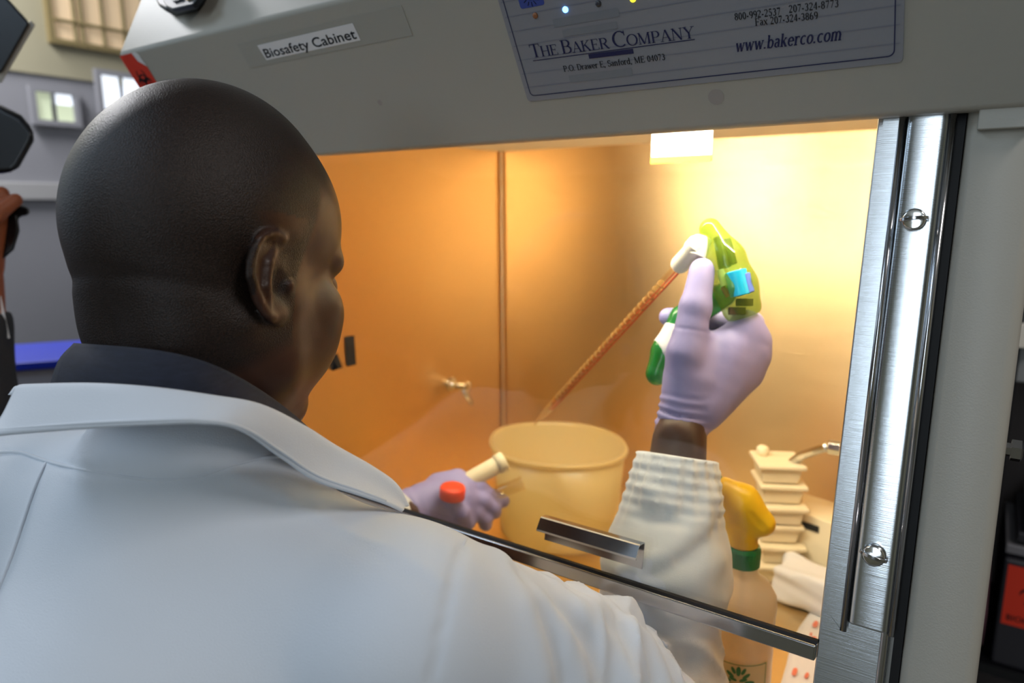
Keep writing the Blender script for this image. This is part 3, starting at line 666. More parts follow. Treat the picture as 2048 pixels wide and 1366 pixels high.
# ------------------------------------------------------------------ the man
def Rz(a): c, s = math.cos(a), math.sin(a); return np.array([[c, -s, 0], [s, c, 0], [0, 0, 1]])
def Rx(a): c, s = math.cos(a), math.sin(a); return np.array([[1, 0, 0], [0, c, -s], [0, s, c]])
def Ry(a): c, s = math.cos(a), math.sin(a); return np.array([[c, 0, s], [0, 1, 0], [-s, 0, c]])
HC = PD(410, 562, .478)                       # between the ear canals
HR = Rz(math.radians(9)) @ Rx(math.radians(-10)) @ Ry(math.radians(-2))      # columns: his right, forward, up
HS = .01
def head_local(Q):      # Q in cm, x right, y forward, z up
    S = lambda x: A_(x)
    d = ell(Q, (0, .4, 4.5), (7.5, 8.8, 8.9))
    d = smin(d, ell(Q, (0, -2.0, 3.4), (6.9, 6.3, 6.8)), 2.0)
    d = smin(d, ell(Q, (0, 4.2, 4.2), (6.5, 5.5, 6.2)), 1.6)
    d = smin(d, ell(Q, (0, 2.9, -3.2), (6.15, 5.8, 7.2)), 2.0)
    X = Q.copy(); X[:, 0] = np.abs(X[:, 0])
    d = smin(d, cap(X, (5.1, .8, -5.2), (1.9, 6.0, -8.9), 1.45, 1.5), 1.8)
    d = smin(d, cap(X, (5.4, .6, -1.5), (5.2, .9, -5.6), 1.5, 1.5), 3.0)
    d = smin(d, ell(Q, (0, 6.5, -8.9), (2.4, 1.9, 1.8)), 1.4)
    d = smin(d, cap(X, (5.6, 5.6, -1.2), (3.6, 8.2, -2.4), 1.1, 1.2), 1.6)       # cheek bone
    d = smin(d, ell(X, (4.3, 4.7, -3.4), (2.5, 2.9, 3.4)), 1.8)
    d = smin(d, cap(X, (5.3, 6.8, 1.9), (1.2, 9.6, 1.9), .75, .95), 1.1)         # brow
    d = smax(d, -ell(X, (3.2, 9.9, .3), (1.7, 1.6, 1.15)), .9)                   # eye socket
    d = smin(d, ell(X, (3.1, 8.2, .2), (1.25, 1.2, 1.2)), .25)
    d = smin(d, cap(Q, (0, 9.2, 1.2), (0, 10.7, -2.7), .7, 1.1), .8)           # nose
    d = smin(d, cap(X, (1.1, 10.1, -3.1), (1.3, 9.9, -3.0), .75, .7), .5)
    d = smin(d, ell(Q, (0, 8.8, -5.0), (2.9, 1.8, 1.5)), 1.0)
    d = smin(d, cap(X, (0, 10.3, -5.3), (2.1, 9.4, -5.6), .48, .3), .3)          # lips
    d = smin(d, cap(X, (0, 10.2, -6.3), (1.9, 9.4, -6.1), .55, .3), .3)
    d = smax(d, -cap(X, (0, 10.9, -5.8), (2.3, 9.9, -5.85), .12, .08), .15)
    # neck
    d = smin(d, cap(Q, (0, -.8, -1.5), (0, -1.0, -11.5), 5.15, 5.3), 2.2)
    d = smin(d, cap(X, (5.4, -2.0, -3.0), (2.6, 1.6, -12), 1.5, 1.4), 1.6)       # neck muscle
    d = smin(d, ell(X, (3.0, -3.9, -2.5), (2.6, 2.2, 3.5)), 2.4)
    # fold where skull meets nape
    d = d+.10*np.exp(-((Q[:, 2]+.2+.05*Q[:, 0]**2*.3)/.5)**2)*(Q[:, 1] < -3)*np.clip((-3-Q[:, 1])/3, 0, 1)
    # ear
    E = X-S((7.05, -.85, -.05)); a = math.radians(9); c, s = math.cos(a), math.sin(a)   # flare away from skull
    ex = E[:, 0]*c+E[:, 1]*s; ey = -E[:, 0]*s+E[:, 1]*c; ez = E[:, 2]
    b = math.radians(-10); ey, ez = ey*math.cos(b)-ez*math.sin(b), ey*math.sin(b)+ez*math.cos(b)
    Q2 = np.stack([ex/.95, ey/1.14, ez/.88], 1)
    rim = []
    for t in np.linspace(-158, 150, 17):        # helix, open at the front
        tt = math.radians(t+180); w = 1.85 if math.sin(tt) > -.2 else 1.5
        rim.append((.45+.15*math.cos(tt), -.55+w*1.0*math.cos(tt) if True else 0, .45+3.0*math.sin(tt)))
    plate = ell(Q2, (.05, -.55, .4), (.42, 1.75, 2.8))
    ear = plate
    helix = chain(Q2, rim[2:13], [.30]*11, .05)
    D1 = smin(ear, helix, .22)
    D1 = smin(D1, chain(Q2, [(.35, -1.15, -1.6), (.5, -1.35, -.2), (.45, -.9, 1.4), (.35, -.2, 2.2)], [.25, .33, .3, .2], .1), .2)   # antihelix
    D1 = smax(D1, -ell(Q2, (.75, -.15, -.1), (.75, .72, 1.15)), .25)             # concha
    D1 = smax(D1, -chain(Q2, [(.72, -1.9, -.3), (.72, -1.75, 1.5), (.7, -.7, 2.55)], [.18, .2, .2], .1), .15)
    D1 = smin(D1, cap(Q2, (.5, .72, -.35), (.45, .7, -.75), .32, .28), .2)       # tragus
    D1 = smin(D1, ell(Q2, (.22, -.15, -2.35), (.42, .85, .85)), .4)              # lobe
    D1 = smin(D1, ell(Q2, (-.5, .2, .1), (.6, .8, 1.7)), .3)
    d = smin(d, D1, .28)
    return d
def head(P): return head_local((P-HC)@HR/HS)*HS
def HL(x, y, z): return HC+HR@(A_((x, y, z))*HS)
# torso and arm skeleton
NK = HC+A_((.012, -.030, -.118))                         # base of the neck
TR = Rz(math.radians(12))
def TL(x, y, z): return NK+TR@A_((x, y, z))   # torso frame, metres
SHR = A_((-.262, .275, -.250)); SHL = TL(-.185, .02, -.075)
WR = PD(1360, 872, .648); ELR = A_((-.208, .510, -.458)); ELL_ = A_((-.70, .42, -.43)); WL = PD(800, 1040, .80)
print('NK', NK, 'SHR', SHR, 'WR', WR, 'arm', np.linalg.norm(SHR-ELR), np.linalg.norm(ELR-WR), np.linalg.norm(SHL-ELL_), np.linalg.norm(ELL_-WL))
HIP = A_((NK[0]+.03, NK[1]-.10, -.62))
KL, KR = A_((-.60, .12, -1.05)), A_((-.36, .14, -1.05)); FLF, FRF = A_((-.61, .10, FZ+.07)), A_((-.34, .14, FZ+.07))
def body(P):
    d = cap(P, TL(0, .0, -.08), TL(0, .02, .02), .045, .05)
    d = smin(d, cap(P, TL(-.14, .02, -.11), TL(.14, .03, -.13), .040), .03)
    d = smin(d, ell(P, TL(0, .03, -.24), (.155, .10, .19), TR), .05)
    d = smin(d, ell(P, HIP+A_((0, 0, .02)), (.15, .10, .15)), .08)
    d = smin(d, cap(P, TL(0, .02, -.35), HIP, .12, .12), .05)
    for s, e, w_ in ((SHR, ELR, WR), (SHL, ELL_, WL)):
        d = smin(d, chain(P, [s, e, w_], [.042, .038, .026], .01), .03)
    for h, k, f in ((HIP+A_((-.09, 0, -.05)), KL, FLF), (HIP+A_((.09, 0, -.05)), KR, FRF)):
        d = smin(d, chain(P, [h, k, f], [.075, .05, .035], .02), .03)
        d = smin(d, chain(P, [f+A_((0, -.03, -.03)), f+A_((0, .14, -.035))], [.035, .032], .02), .02)
    return d
M['skin'] = None
def skin_mat():
    m = mat('dark_skin', '3a2218', .42, bump=.5, bscale=1100, spec=.38, sss=0.0)
    nt = m.node_tree; N = nt.nodes; L = nt.links; b = N['Principled BSDF']
    tc = N.new('ShaderNodeAttribute'); tc.attribute_name = 'hair'; tc.attribute_type = 'GEOMETRY'
    n = N.new('ShaderNodeTexNoise'); n.inputs['Scale'].default_value = 1300; n.inputs['Detail'].default_value = 2
    co = N.new('ShaderNodeTexCoord'); L.new(co.outputs['Object'], n.inputs[0])
    r = N.new('ShaderNodeValToRGB'); r.color_ramp.elements[0].position = .35; r.color_ramp.elements[1].position = .7
    r.color_ramp.elements[0].color = (.005, .0028, .0022, 1); r.color_ramp.elements[1].color = (.030, .015, .010, 1); L.new(n.outputs[0], r.inputs[0])
    n2 = N.new('ShaderNodeTexNoise'); n2.inputs['Scale'].default_value = 22; n2.inputs['Detail'].default_value = 4; L.new(co.outputs['Object'], n2.inputs[0])
    r2 = N.new('ShaderNodeValToRGB'); r2.color_ramp.elements[0].position = .3; r2.color_ramp.elements[1].position = .7
    r2.color_ramp.elements[0].color = (.033, .013, .008, 1); r2.color_ramp.elements[1].color = (.054, .022, .013, 1); L.new(n2.outputs[0], r2.inputs[0])
    x = N.new('ShaderNodeMix'); x.data_type = 'RGBA'; L.new(tc.outputs['Fac'], x.inputs[0]); L.new(r2.outputs[0], x.inputs[6]); L.new(r.outputs[0], x.inputs[7]); L.new(x.outputs[2], b.inputs['Base Color'])
    # stubble stands up: stronger relief where the hair is
    bp = [q for q in N if q.type == 'BUMP'][0]; mt = N.new('ShaderNodeMath'); mt.operation = 'MULTIPLY_ADD'; L.new(tc.outputs['Fac'], mt.inputs[0]); mt.inputs[1].default_value = .46; mt.inputs[2].default_value = .10; L.new(mt.outputs[0], bp.inputs['Strength'])
    return m
M['skin'] = skin_mat()
def build_person():
    zc = NK[2]-.005
    lo = HC-.16; hi = HC+.17; lo[2] = zc-.03
    V, F = net(head, lo, hi, .0017); V = relax(V, F, 1, .4)
    keep = None
    V2, F2 = net(body, (-.95, -.25, FZ), (-.05, .75, NK[2]+.10), .009); V2 = relax(V2, F2, 2)
    o = fobj('person', np.concatenate([V, V2]), np.concatenate([F, F2+len(V)]), M['skin'], None, (HIP[0], HIP[1], FZ))
    q = (V-HC)@HR/HS; x, y, z = np.abs(q[:, 0]), q[:, 1], q[:, 2]
    # hairline: forehead, temple, in front of and around the ear, nape
    line = np.where(y > 3.2, 6.6+(y-3.2)*.35-np.clip(6.5-x, 0, 3)*-.1, np.where(y > .6, -.6+(y-.6)*2.6, -6.5+np.clip(y+4, 0, 5)*.6))
    h = np.clip((z-line)/1.1+.5, 0, 1); ear = np.clip((x-7.4)/.25, 0, 1)*(np.abs(z) < 4.2)*(y > -3.2)*(y < 2.4)
    h = h*(1-ear)
    a = o.data.attributes.new('hair', 'FLOAT', 'POINT'); a.data.foreach_set('value', np.concatenate([h, np.zeros(len(V2))]).astype(np.float32))
    return tag(o, 'man with shaved head and white lab coat seen from behind, reaching into the cabinet', 'person')
man = build_person()
# ------------------------------------------------------------------ lab coat
M['cloth'] = mat('white_cotton', 'd3dae4', .85, bump=.22, bscale=1400, sheen=.25)
M['shirt'] = mat('navy_shirt', '1e2334', .85, bump=.5, bscale=1500, var=.25, vscale=120, stretch=(1, 1, 4), sheen=.05)
SLV = [SHR, SHR*.48+ELR*.52+A_((.022, -.002, .022)), ELR, ELR*.45+WR*.55, WR*.97+ELR*.03]
SLR = [.060, .063, .062, .056, .0345]
SLVL = [SHL, ELL_, WL*.9+ELL_*.1]
def coat_base(P):
    d = cap(P, TL(-.165, -.005, -.062), TL(.14, .01, -.092), .062)
    d = smin(d, cap(P, NK+A_((-.004, -.002, -.075)), NK+A_((.0, .004, -.006)), .082, .069), .055)
    d = smin(d, cap(P, NK+A_((.045, .01, -.065)), SHR+A_((0, 0, .0)), .040, .052), .04)
    d = smin(d, cap(P, NK+A_((-.04, -.005, -.050)), SHL+A_((.03, 0, .010)), .050, .056), .05)
    d = smin(d, ell(P, TL(0, .01, -.23), (.185, .115, .19), TR), .04)
    d = smin(d, ell(P, HIP+A_((0, .01, .06)), (.185, .14, .30)), .10)
    d = smin(d, ell(P, HIP+A_((0, .01, -.22)), (.20, .16, .20)), .06)
    return d
def sleeve_r(P):
    d = chain(P, SLV, SLR, .012); D, S = polydist(P, SLV)
    w1 = np.sin(S*34+noise(P, 16, 3)*3.4+P[:, 0]*30+2); w2 = np.sin(S*61+noise(P, 30, 13)*3+P[:, 1]*40)
    f = (.0090*(1-np.abs(w1)**.7)+.0042*(1-np.abs(w2)**.8)-.006)*np.clip((S-.10)*6, 0, 1)*np.clip((.84-S)*7, 0, 1)*-1+.0016*noise(P, 80, 9)*np.clip((S-.1)*6, 0, 1)
    # gathered, ribbed cuff
    c = np.clip((S-.86)/.05, 0, 1)
    ax = WR-ELR; ax = ax/np.linalg.norm(ax); u = np.cross(ax, [0, 0, 1.]); u /= np.linalg.norm(u); v = np.cross(ax, u); q = P-WR; an = np.arctan2(q@v, q@u)
    rib = .0015*np.sin(an*20)*c+.0013*np.sin((P@ax)*2*PI/.0105)*c
    return smax(d+f*(1-c)+rib, (P-(WR*.93+ELR*.07))@ax, .002), D, S
def coat(P):
    d = coat_base(P)
    sr, D, S = sleeve_r(P)
    sl = chain(P, SLVL, [.066, .064, .044], .012)+.003*noise(P, 40, 5)
    d = smin(d, sr, .018); d = smin(d, sl, .03)
    d = d+.0007*noise(P, 22, 12)+.0005*noise(P, 60, 20)
    return d
SEAM = []
def coat_f(P):
    d = coat(P)
    for pts, dep, wd in SEAM:
        lo = np.min(pts, 0)-.03; hi = np.max(pts, 0)+.03; m = ((P > lo) & (P < hi)).all(1)
        if m.any(): D, _ = polydist(P[m], pts); d[m] += dep*np.exp(-(D/wd)**2)
    return d
def on_coat(pp, fn=coat): return [trace(fn, x, y) for x, y in pp]
SEAM.append((on_coat([(936, 1068), (922, 1100), (905, 1150), (892, 1220), (876, 1290), (862, 1366)]), .0030, .0022))      # armhole
SEAM.append((on_coat([(92, 925), (70, 975), (48, 1040), (28, 1100), (5, 1160)]), -.0012, .0024))
SEAM.append((on_coat([(470, 950), (560, 985), (660, 1040), (760, 1090), (850, 1140), (890, 1170)]), -.0010, .004))         # shoulder yoke
SEAM.append((on_coat([(5, 905), (40, 905), (92, 922), (160, 938), (240, 952), (320, 960), (390, 955), (450, 935), (520, 915)]), .0022, .0022))
for pp, dep, wd in (([(1425, 1000), (1390, 1060), (1330, 1110), (1250, 1150)], -.006, .011), ([(1290, 975), (1330, 1010), (1410, 1055)], -.004, .009),
                    ([(1215, 1010), (1290, 1035), (1370, 1030)], .005, .009), ([(1440, 1120), (1380, 1160), (1290, 1180)], -.005, .010), ([(1420, 1060), (1380, 1110), (1300, 1150)], .004, .006),
                    ([(1230, 940), (1220, 1000), (1200, 1060)], -.003, .006), ([(1160, 1215), (1225, 1225), (1290, 1275), (1330, 1366)], -.006, .010), ([(1235, 1225), (1300, 1255), (1375, 1330)], .005, .008),
                    ([(1000, 1115), (1055, 1215), (1085, 1366)], -.005, .011), ([(1035, 1150), (1085, 1240), (1125, 1366)], .004, .007), ([(1075, 1195), (1135, 1270), (1165, 1366)], -.005, .009), ([(1120, 1215), (1180, 1290), (1210, 1366)], .004, .007), ([(1165, 1230), (1225, 1295), (1262, 1366)], -.004, .008)):
    q = [p for p in on_coat(pp) if np.linalg.norm(p) < .95]
    if len(q) > 1: SEAM.append((q, dep, wd))
V, F = net(coat_f, (-.98, -.22, -1.06), (-.02, .72, -.0), .0030); V = relax(V, F, 1, .4)
ct = fobj('lab_coat', V, F, M['cloth'], man)
print('coat', len(V))
def seam(pp, r=.0012, out=.0002):
    q = on_coat([tuple(p) for p in catmull([(x, y, 0) for x, y in pp], 6)][:] and [(p[0], p[1]) for p in catmull([(x, y, 0) for x, y in pp], 6)], coat_f)
    q = [p-p/np.linalg.norm(p)*out for p in q if np.linalg.norm(p) < .75]
    q = [q[0]]+[(q[i-1]+q[i]*2+q[i+1])/4 for i in range(1, len(q)-1)]+[q[-1]]
    MB().tube(q, r, 6).build('seam', M['cloth'], man, smooth=True)
seam([(-8, 905), (40, 905), (92, 922), (160, 938), (240, 952), (320, 960), (390, 955), (450, 935), (520, 917), (560, 912)], .0013)
seam([(92, 925), (70, 975), (48, 1040), (28, 1100), (5, 1160), (-10, 1200)], .0011)
seam([(936, 1072), (922, 1100), (905, 1150), (892, 1220), (876, 1290), (862, 1370)], .0010, -.0004)
# open the far end: cuffs are closed by the wrist; collar as cloth sheets lofted round the neck
def loft(rows, m=8): 
    R_ = [catmull(r, m) for r in rows]; n = len(R_[0]); cols = [catmull([R_[k][i] for k in range(len(R_))], 5) for i in range(n)]
    return [[cols[i][j] for i in range(n)] for j in range(len(cols[0]))]
def PDs(l): return [PD(x, y, t) for x, y, t in l]
MB().grid(loft([
  PDs([(150, 688, .44), (215, 692, .415), (300, 700, .40), (380, 716, .40), (450, 742, .41), (520, 782, .43), (580, 826, .455), (640, 880, .48), (700, 940, .49)]),
  PDs([(118, 725, .43), (200, 730, .408), (300, 738, .392), (380, 755, .392), (450, 782, .402), (520, 818, .42), (580, 856, .443), (640, 905, .465), (700, 960, .48)]),
  PDs([(95, 800, .42), (200, 800, .402), (300, 800, .388), (380, 812, .388), (450, 830, .398), (520, 860, .415), (580, 895, .435), (640, 930, .455), (700, 980, .47)])])).build('shirt_collar', M['shirt'], man, smooth=True, solid=.002)
MB().grid(loft([
  PDs([(20, 790, .428), (60, 786, .412), (180, 784, .393), (300, 792, .383), (420, 806, .384), (520, 822, .395), (600, 860, .42), (660, 895, .437), (730, 938, .452), (780, 972, .462), (810, 1010, .468)]),
  PDs([(34, 774, .422), (62, 772, .405), (180, 770, .386), (300, 777, .376), (420, 793, .377), (520, 812, .388), (610, 856, .412), (672, 896, .430), (745, 936, .446), (792, 970, .456), (816, 1012, .462)]),
  PDs([(8, 830, .408), (52, 818, .394), (180, 812, .377), (300, 815, .367), (420, 824, .367), (500, 838, .377), (590, 880, .402), (655, 930, .420), (735, 964, .438), (782, 992, .450), (808, 1014, .459)]),
  PDs([(-22, 872, .396), (48, 866, .384), (180, 856, .369), (300, 849, .360), (400, 846, .360), (480, 860, .370), (560, 914, .392), (630, 960, .408), (715, 988, .424), (770, 1006, .438), (806, 1022, .450)])])).build('coat_collar', M['cloth'], man, smooth=True, solid=.0022, label='turned-down collar of the lab coat')
_sp = [(-12, 860, .399), (50, 855, .3865), (180, 846, .3705), (300, 841, .3612), (400, 840, .3612), (485, 855, .3715), (566, 905, .393), (636, 951, .4105), (720, 981, .427), (772, 1001, .440)]
MB().tube([p*.9965 for p in catmull(PDs(_sp), 6)], .0009, 6).build('seam', M['cloth'], man, smooth=True)
# ------------------------------------------------------------------ gloves
M['glove'] = mat('lavender_nitrile', '938dc0', .5, bump=.15, bscale=260, sss=0)
def hand_frame(px, py, t):
    o = PD(px, py, t); k = t/FPX
    return o
def right_hand():
    t0 = .650; u, v, w_ = RT, -DN, FW; O = PD(1420, 720, t0)
    ru = O/np.linalg.norm(O)
    def H(a, b, c): return O+(u*a+v*b)*.01*(1+c*.01/t0)+w_*c*.01+(O-w_*(O@w_))/t0*c*.01
    W0 = H(-2.4, -5.8, .4)
    th = [H(-2.5, -3.6, -.1), H(-2.3, .6, -.6), H(-1.35, 4.9, -.4), H(-.75, 8.3, .2)]
    mc = [H(3.3, 3.2, .8), H(4.15, 1.9, 1.1), H(4.2, .3, 1.5), H(3.5, -1.4, 2.0)]
    fg = [[mc[0], H(3.9, 3.4, 4.8), H(.2, 3.9, 6.4), H(-3.9, 4.0, 5.2)],
          [mc[1], H(4.5, 1.6, 5.3), H(1.2, 1.8, 6.9), H(-2.1, 2.0, 5.2)],
          [mc[2], H(4.4, -.1, 5.5), H(1.3, -.2, 6.8), H(-1.6, 0, 5.2)],
          [mc[3], H(3.6, -1.9, 5.2), H(1.2, -2.1, 6.2), H(-1.2, -1.9, 4.8)]]
    c0, c1 = H(-2.4, -3.9, .3), H(-2.75, -6.7, .5)
    def f(P):
        d = chain(P, th, [.0165, .0165, .0138, .0118], .006)
        for m_, r in zip(mc, (.0150, .0150, .0145, .0135)): d = smin(d, cap(P, W0*.75+m_*.25, m_, .019, r), .012)
        d = smin(d, cap(P, H(-1.6, -2.2, .9), H(1.0, .6, 1.4), .021, .022), .012)
        d = smin(d, cap(P, H(-2.0, -1.5, .4), H(-1.6, 1.8, .6), .020, .015), .012)
        for fg_, r in zip(fg, (.0108, .011, .0105, .0092)): d = smin(d, chain(P, fg_, [r*1.15, r*1.05, r*.95, r*.85], .003), .004)
        c = smin(cap(P, c0, c1, .0205, .0250), cap(P, c0, H(-1.8, -2.0, .6), .0205, .024), .006)
        ax = (c1-c0)/np.linalg.norm(c1-c0); s = (P-c0)@ax
        c = c+.0011*np.sin(s*2*PI/.0085+noise(P, 90, 2)*2.2)*np.clip((s+.014)/.01, 0, 1)
        d = smin(d, c, .006)
        n1 = (H(-1.7, 2.9, -1)-H(-1.8, 2.3, -1)); e = ((P-H(-1.8, 2.75, -.5))@(n1/np.linalg.norm(n1)))
        D, S = polydist(P, th); d = d+.0006*np.exp(-(e/.0012)**2)*(D < .02)
        d = smax(d, (P-c1)@ax, .001)
        d = d+.0004*noise(P, 160, 7)
        inner = cap(P, c0-(c1-c0)*.4, c1+(c1-c0)*.3, .0165, .0235)
        return smax(d, -inner, .001)
    V, F = net(f, O-.105, O+.115, .0014); V = relax(V, F, 1, .4); fobj('glove', V, F, M['glove'], man, label='lavender glove on the raised right hand')
    return H, O
HRt, ORt = right_hand()
def left_hand():
    t0 = .845; u, v, w_ = RT, -DN, FW; O = PD(900, 1000, t0)
    def H(a, b, c): return O+(u*a+v*b)*.01*(1+c*.01/t0)+w_*c*.01+(O-w_*(O@w_))/t0*c*.01
    W0 = H(-5.6, -1.6, -1.5)
    def f(P):
        d = cap(P, W0, H(-1.5, .2, 0), .026, .024)
        for m_, r in zip((H(1.6, 1.6, .6), H(2.0, .3, 0), H(1.7, -1.0, -.3), H(1.0, -2.1, -.3)), (.0125, .0125, .012, .011)): d = smin(d, cap(P, H(-3, -.4, -.2), m_, .017, r), .012)
        d = smin(d, chain(P, [H(-1.5, 1.8, 1.5), H(.9, 2.6, 1.6), H(2.3, 2.0, 2.2), H(3.2, 1.4, 2.6)], [.015, .0115, .0105, .0095], .004), .008)     # thumb
        d = smin(d, chain(P, [H(1.6, 1.6, .6), H(3.4, 1.6, 1.6), H(4.8, .4, 2.4), H(6.4, -.1, 2.6)], [.0115, .0105, .0098, .0085], .003), .004)
        d = smin(d, chain(P, [H(2.0, .3, 0), H(4.0, -.1, .8), H(5.2, -.9, 1.6), H(5.4, -1.4, 2.0)], [.0115, .0105, .0098, .0088], .003), .004)
        d = smin(d, chain(P, [H(1.7, -1.0, -.3), H(3.2, -1.4, .4), H(4.2, -2.2, 1.2), H(4.3, -2.9, 1.6)], [.0112, .010, .0095, .0085], .003), .004)
        d = smin(d, chain(P, [H(1.0, -2.1, -.3), H(2.2, -2.6, -.2), H(1.5, -1.5, -1.6), H(.3, -.1, -1.9)], [.0102, .0092, .0086, .008], .003), .004)  # little finger folded round the cap
        ax = (W0-H(-1.5, .2, 0)); ax = ax/np.linalg.norm(ax); s = (P-H(-3.5, -.6, -.5))@ax
        d = smin(d, cap(P, W0, W0+ax*.045, .026, .030), .006)+.0008*np.sin(s*2*PI/.011+noise(P, 70, 2)*2)*np.clip(s/.012, 0, 1)
        return d+.0004*noise(P, 150, 7)
    V, F = net(f, O-.12, O+.09, .0018); V = relax(V, F, 1, .4); fobj('glove', V, F, M['glove'], man, label='lavender glove on the left hand near the tub')
    return H, O
HLf, OLf = left_hand()
# trousers and shoes, below the frame
M['trousers'] = mat('dark_trousers', '23242a', .85, bump=.2, bscale=900)
def legs(P):
    d = None
    for h, k, f in ((HIP+A_((-.09, 0, -.10)), KL, FLF), (HIP+A_((.09, 0, -.10)), KR, FRF)):
        e = chain(P, [h, k, f+A_((0, 0, .03))], [.095, .075, .065], .02)+.003*noise(P, 30, 2); d = e if d is None else smin(d, e, .02)
    return smax(d, -(P[:, 2]-(FZ+.035)), .003)
V, F = net(legs, (-.80, -.12, FZ), (-.15, .35, -.55), .010); fobj('trousers', V, F, M['trousers'], man)
for f in (FLF, FRF):
    g = lambda P: smax(smin(ell(P, f+A_((0, .06, -.02)), (.05, .15, .055)), ell(P, f+A_((0, -.04, .0)), (.045, .06, .07)), .03), -(P[:, 2]-(FZ+.004)), .004)
    V, F = net(g, f-.2+A_((0, 0, .1)), f+.25, .008); fobj('shoe', V, F, M['blackp'], man)
# ------------------------------------------------------------------ things inside the cabinet
M['green'] = plastic('gun_shell_green', 'a9cc34', .66, .6, .12)
M['green2'] = plastic('gun_handle_green', '1d9a3c', .30, .5, .2)
M['battery'] = mat('battery_cyan', '1fb4e6', .3); M['battery2'] = mat('battery_blue', '5a78d8', .3)
M['brown'] = mat('terminal_brown', '4a3a22', .5); M['mech'] = mat('mechanism_dark', '1f2a14', .4); M['white_pl'] = mat('white_plastic', 'ece6da', .4)
M['clear'] = glassy('clear_plastic', (.96, .93, .86, 1), .05)
M['orange'] = mat('orange_cap', 'f0421e', .4); M['cream'] = mat('cream_plastic', 'e8d9b4', .45)
M['yellow'] = mat('yellow_plastic', 'f2c408', .36); M['capgreen'] = mat('green_cap', '0f7a3a', .4)
M['bottle'] = plastic('bottle_plastic', 'f2eadc', .30, .62, .35); M['tub'] = plastic('tub_plastic', 'f1dd9e', .30, .55, .3)
M['liquid'] = plastic('bottle_liquid', 'efdcae', .62, .6, .1)
M['gradred'] = mat('graduation_red', 'c8502a', .5)
def sdfpart(name, f, lo, hi, h, m, parent, **k):
    V, F = net(f, lo, hi, h); V = relax(V, F, 1, .4); return fobj(name, V, F, m, parent, **k)
# pipette controller in the right hand
H = HRt
gun = thing('pipette_controller', 'translucent green pipette controller with white nose held in the right gloved hand', 'pipette gun', H(1, 6, 1))
gp = [H(.0, 12.2, .9), H(1.5, 9.4, .5), H(2.35, 6.9, .3), H(2.9, 5.0, .5)]
sdfpart('body_shell', lambda P: smax(chain(P, gp, [.0100, .0165, .0192, .0182], .008), (P-H(3.3, 4.0, .5))@((H(3.3, 4.0, .5)-H(1.9, 8, .5))/.042), .003), H(-3, 1, 0)-.04, H(6, 15, 1)+.05, .0016, M['green'], gun)
hp_ = [H(1.2, 6.0, 2.2), H(-2.4, 3.8, 3.6), H(-4.1, .8, 3.4), H(-4.9, -1.3, 3.2)]
sdfpart('handle', lambda P: chain(P, hp_, [.012, .0135, .0135, .0115], .006), H(-2, 2, 3)-.075, H(-2, 2, 3)+.075, .0018, M['green2'], gun)
hax = (hp_[3]-hp_[1])/np.linalg.norm(hp_[3]-hp_[1])
sdfpart('handle_label', lambda P: smax(smax(chain(P, hp_, [.0126, .0141, .0141, .0121], .006), np.abs((P-H(-4.0, 1.6, 3.4))@hax)-.018, .0005), (P-H(-4.5, .3, 3.4))@(DN*.4-RT*.9), .0005) if True else 0, H(-2, 2, 3)-.075, H(-2, 2, 3)+.075, .0016, M['paper'], gun, )
b = MB(); b.tube([H(2.35, 8.3, -.95), H(2.9, 6.0, -.95)], [.0098, .0098], 20); bt = b.build('battery', M['battery'], gun, bevel=.001)
b = MB(); b.tube([H(3.0, 8.0, -1.1), H(3.45, 6.2, -1.1)], [.0070, .0070], 16); b.build('battery_wrap', M['battery2'], bt, bevel=.001)
b = MB(); b.tube([H(.7, 11.4, .3), H(1.4, 8.6, -.2)], [.0040, .0060], 14); b.tube([H(1.5, 11.2, .5), H(2.1, 8.9, .2)], .0045, 12); b.build('valve_block', M['mech'], gun, bevel=.0006)
for a_, b__ in ((3.3, 5.15), (2.6, 4.35)): MB().box(H(a_-.1, b__+.2, -.6), (.015, .006, .007), R=np.array([RT, FW, -DN]).T @ Rx(0)).build('terminal', M['brown'], gun, bevel=.0008)
MB().tube([H(.95, 8.4, -.3), H(1.35, 6.9, -.4)], .0035, 12).build('spring', M['white_pl'], gun)
MB().tube([H(1.2, 6.8, -.3), H(1.7, 5.9, -.4)], .0024, 10).build('wire', M['gradred'], gun)
PT = PY(1068, 850, .80); n0_ = H(-1.4, 10.4, 1.1); nd = (PT-n0_)/np.linalg.norm(PT-n0_)
b = MB(); b.lathe(n0_-nd*.010, [(.0065, 0), (.0105, .004), (.0105, .012), (.0088, .016), (.0092, .037), (.0078, .041), (.0055, .041)], 28, nd); b.build('nose_cone', M['white_pl'], gun, smooth=False, bevel=.0006)
b = MB(); b.tube([H(-.6, 11.4, .9), H(-1.3, 9.6, .9)], [.0085, .0095], 20); b.build('collar', M['white_pl'], gun, bevel=.001)
pip = thing('serological_pipette', 'long clear graduated pipette running from the controller down towards the tub', 'pipette', (PT[0], PT[1], PT[2]))
p0 = n0_+nd*.030; Lp = np.linalg.norm(PT-p0)
b = MB(); b.lathe(p0, [(.0050, 0), (.0050, Lp-.05), (.0042, Lp-.035), (.0022, Lp-.02), (.0016, Lp), (.0011, Lp), (.0015, Lp-.02), (.0034, Lp-.035), (.0040, Lp-.05), (.0040, 0)], 18, nd, caps=False); b.build('barrel', M['clear'], pip, smooth=True)
sv = np.cross(nd, [0, 0, 1]); sv /= np.linalg.norm(sv); vv_ = np.cross(sv, nd)
b = MB(); b.tube([p0+sv*.0012-vv_*.0044, p0+nd*(Lp-.06)+sv*.0012-vv_*.0044], .0011, 6); b.tube([p0-sv*.0030-vv_*.0034, p0+nd*(Lp-.06)-sv*.0030-vv_*.0034], .0006, 6); b.build('red_stripe', M['gradred'], pip)
b = MB()
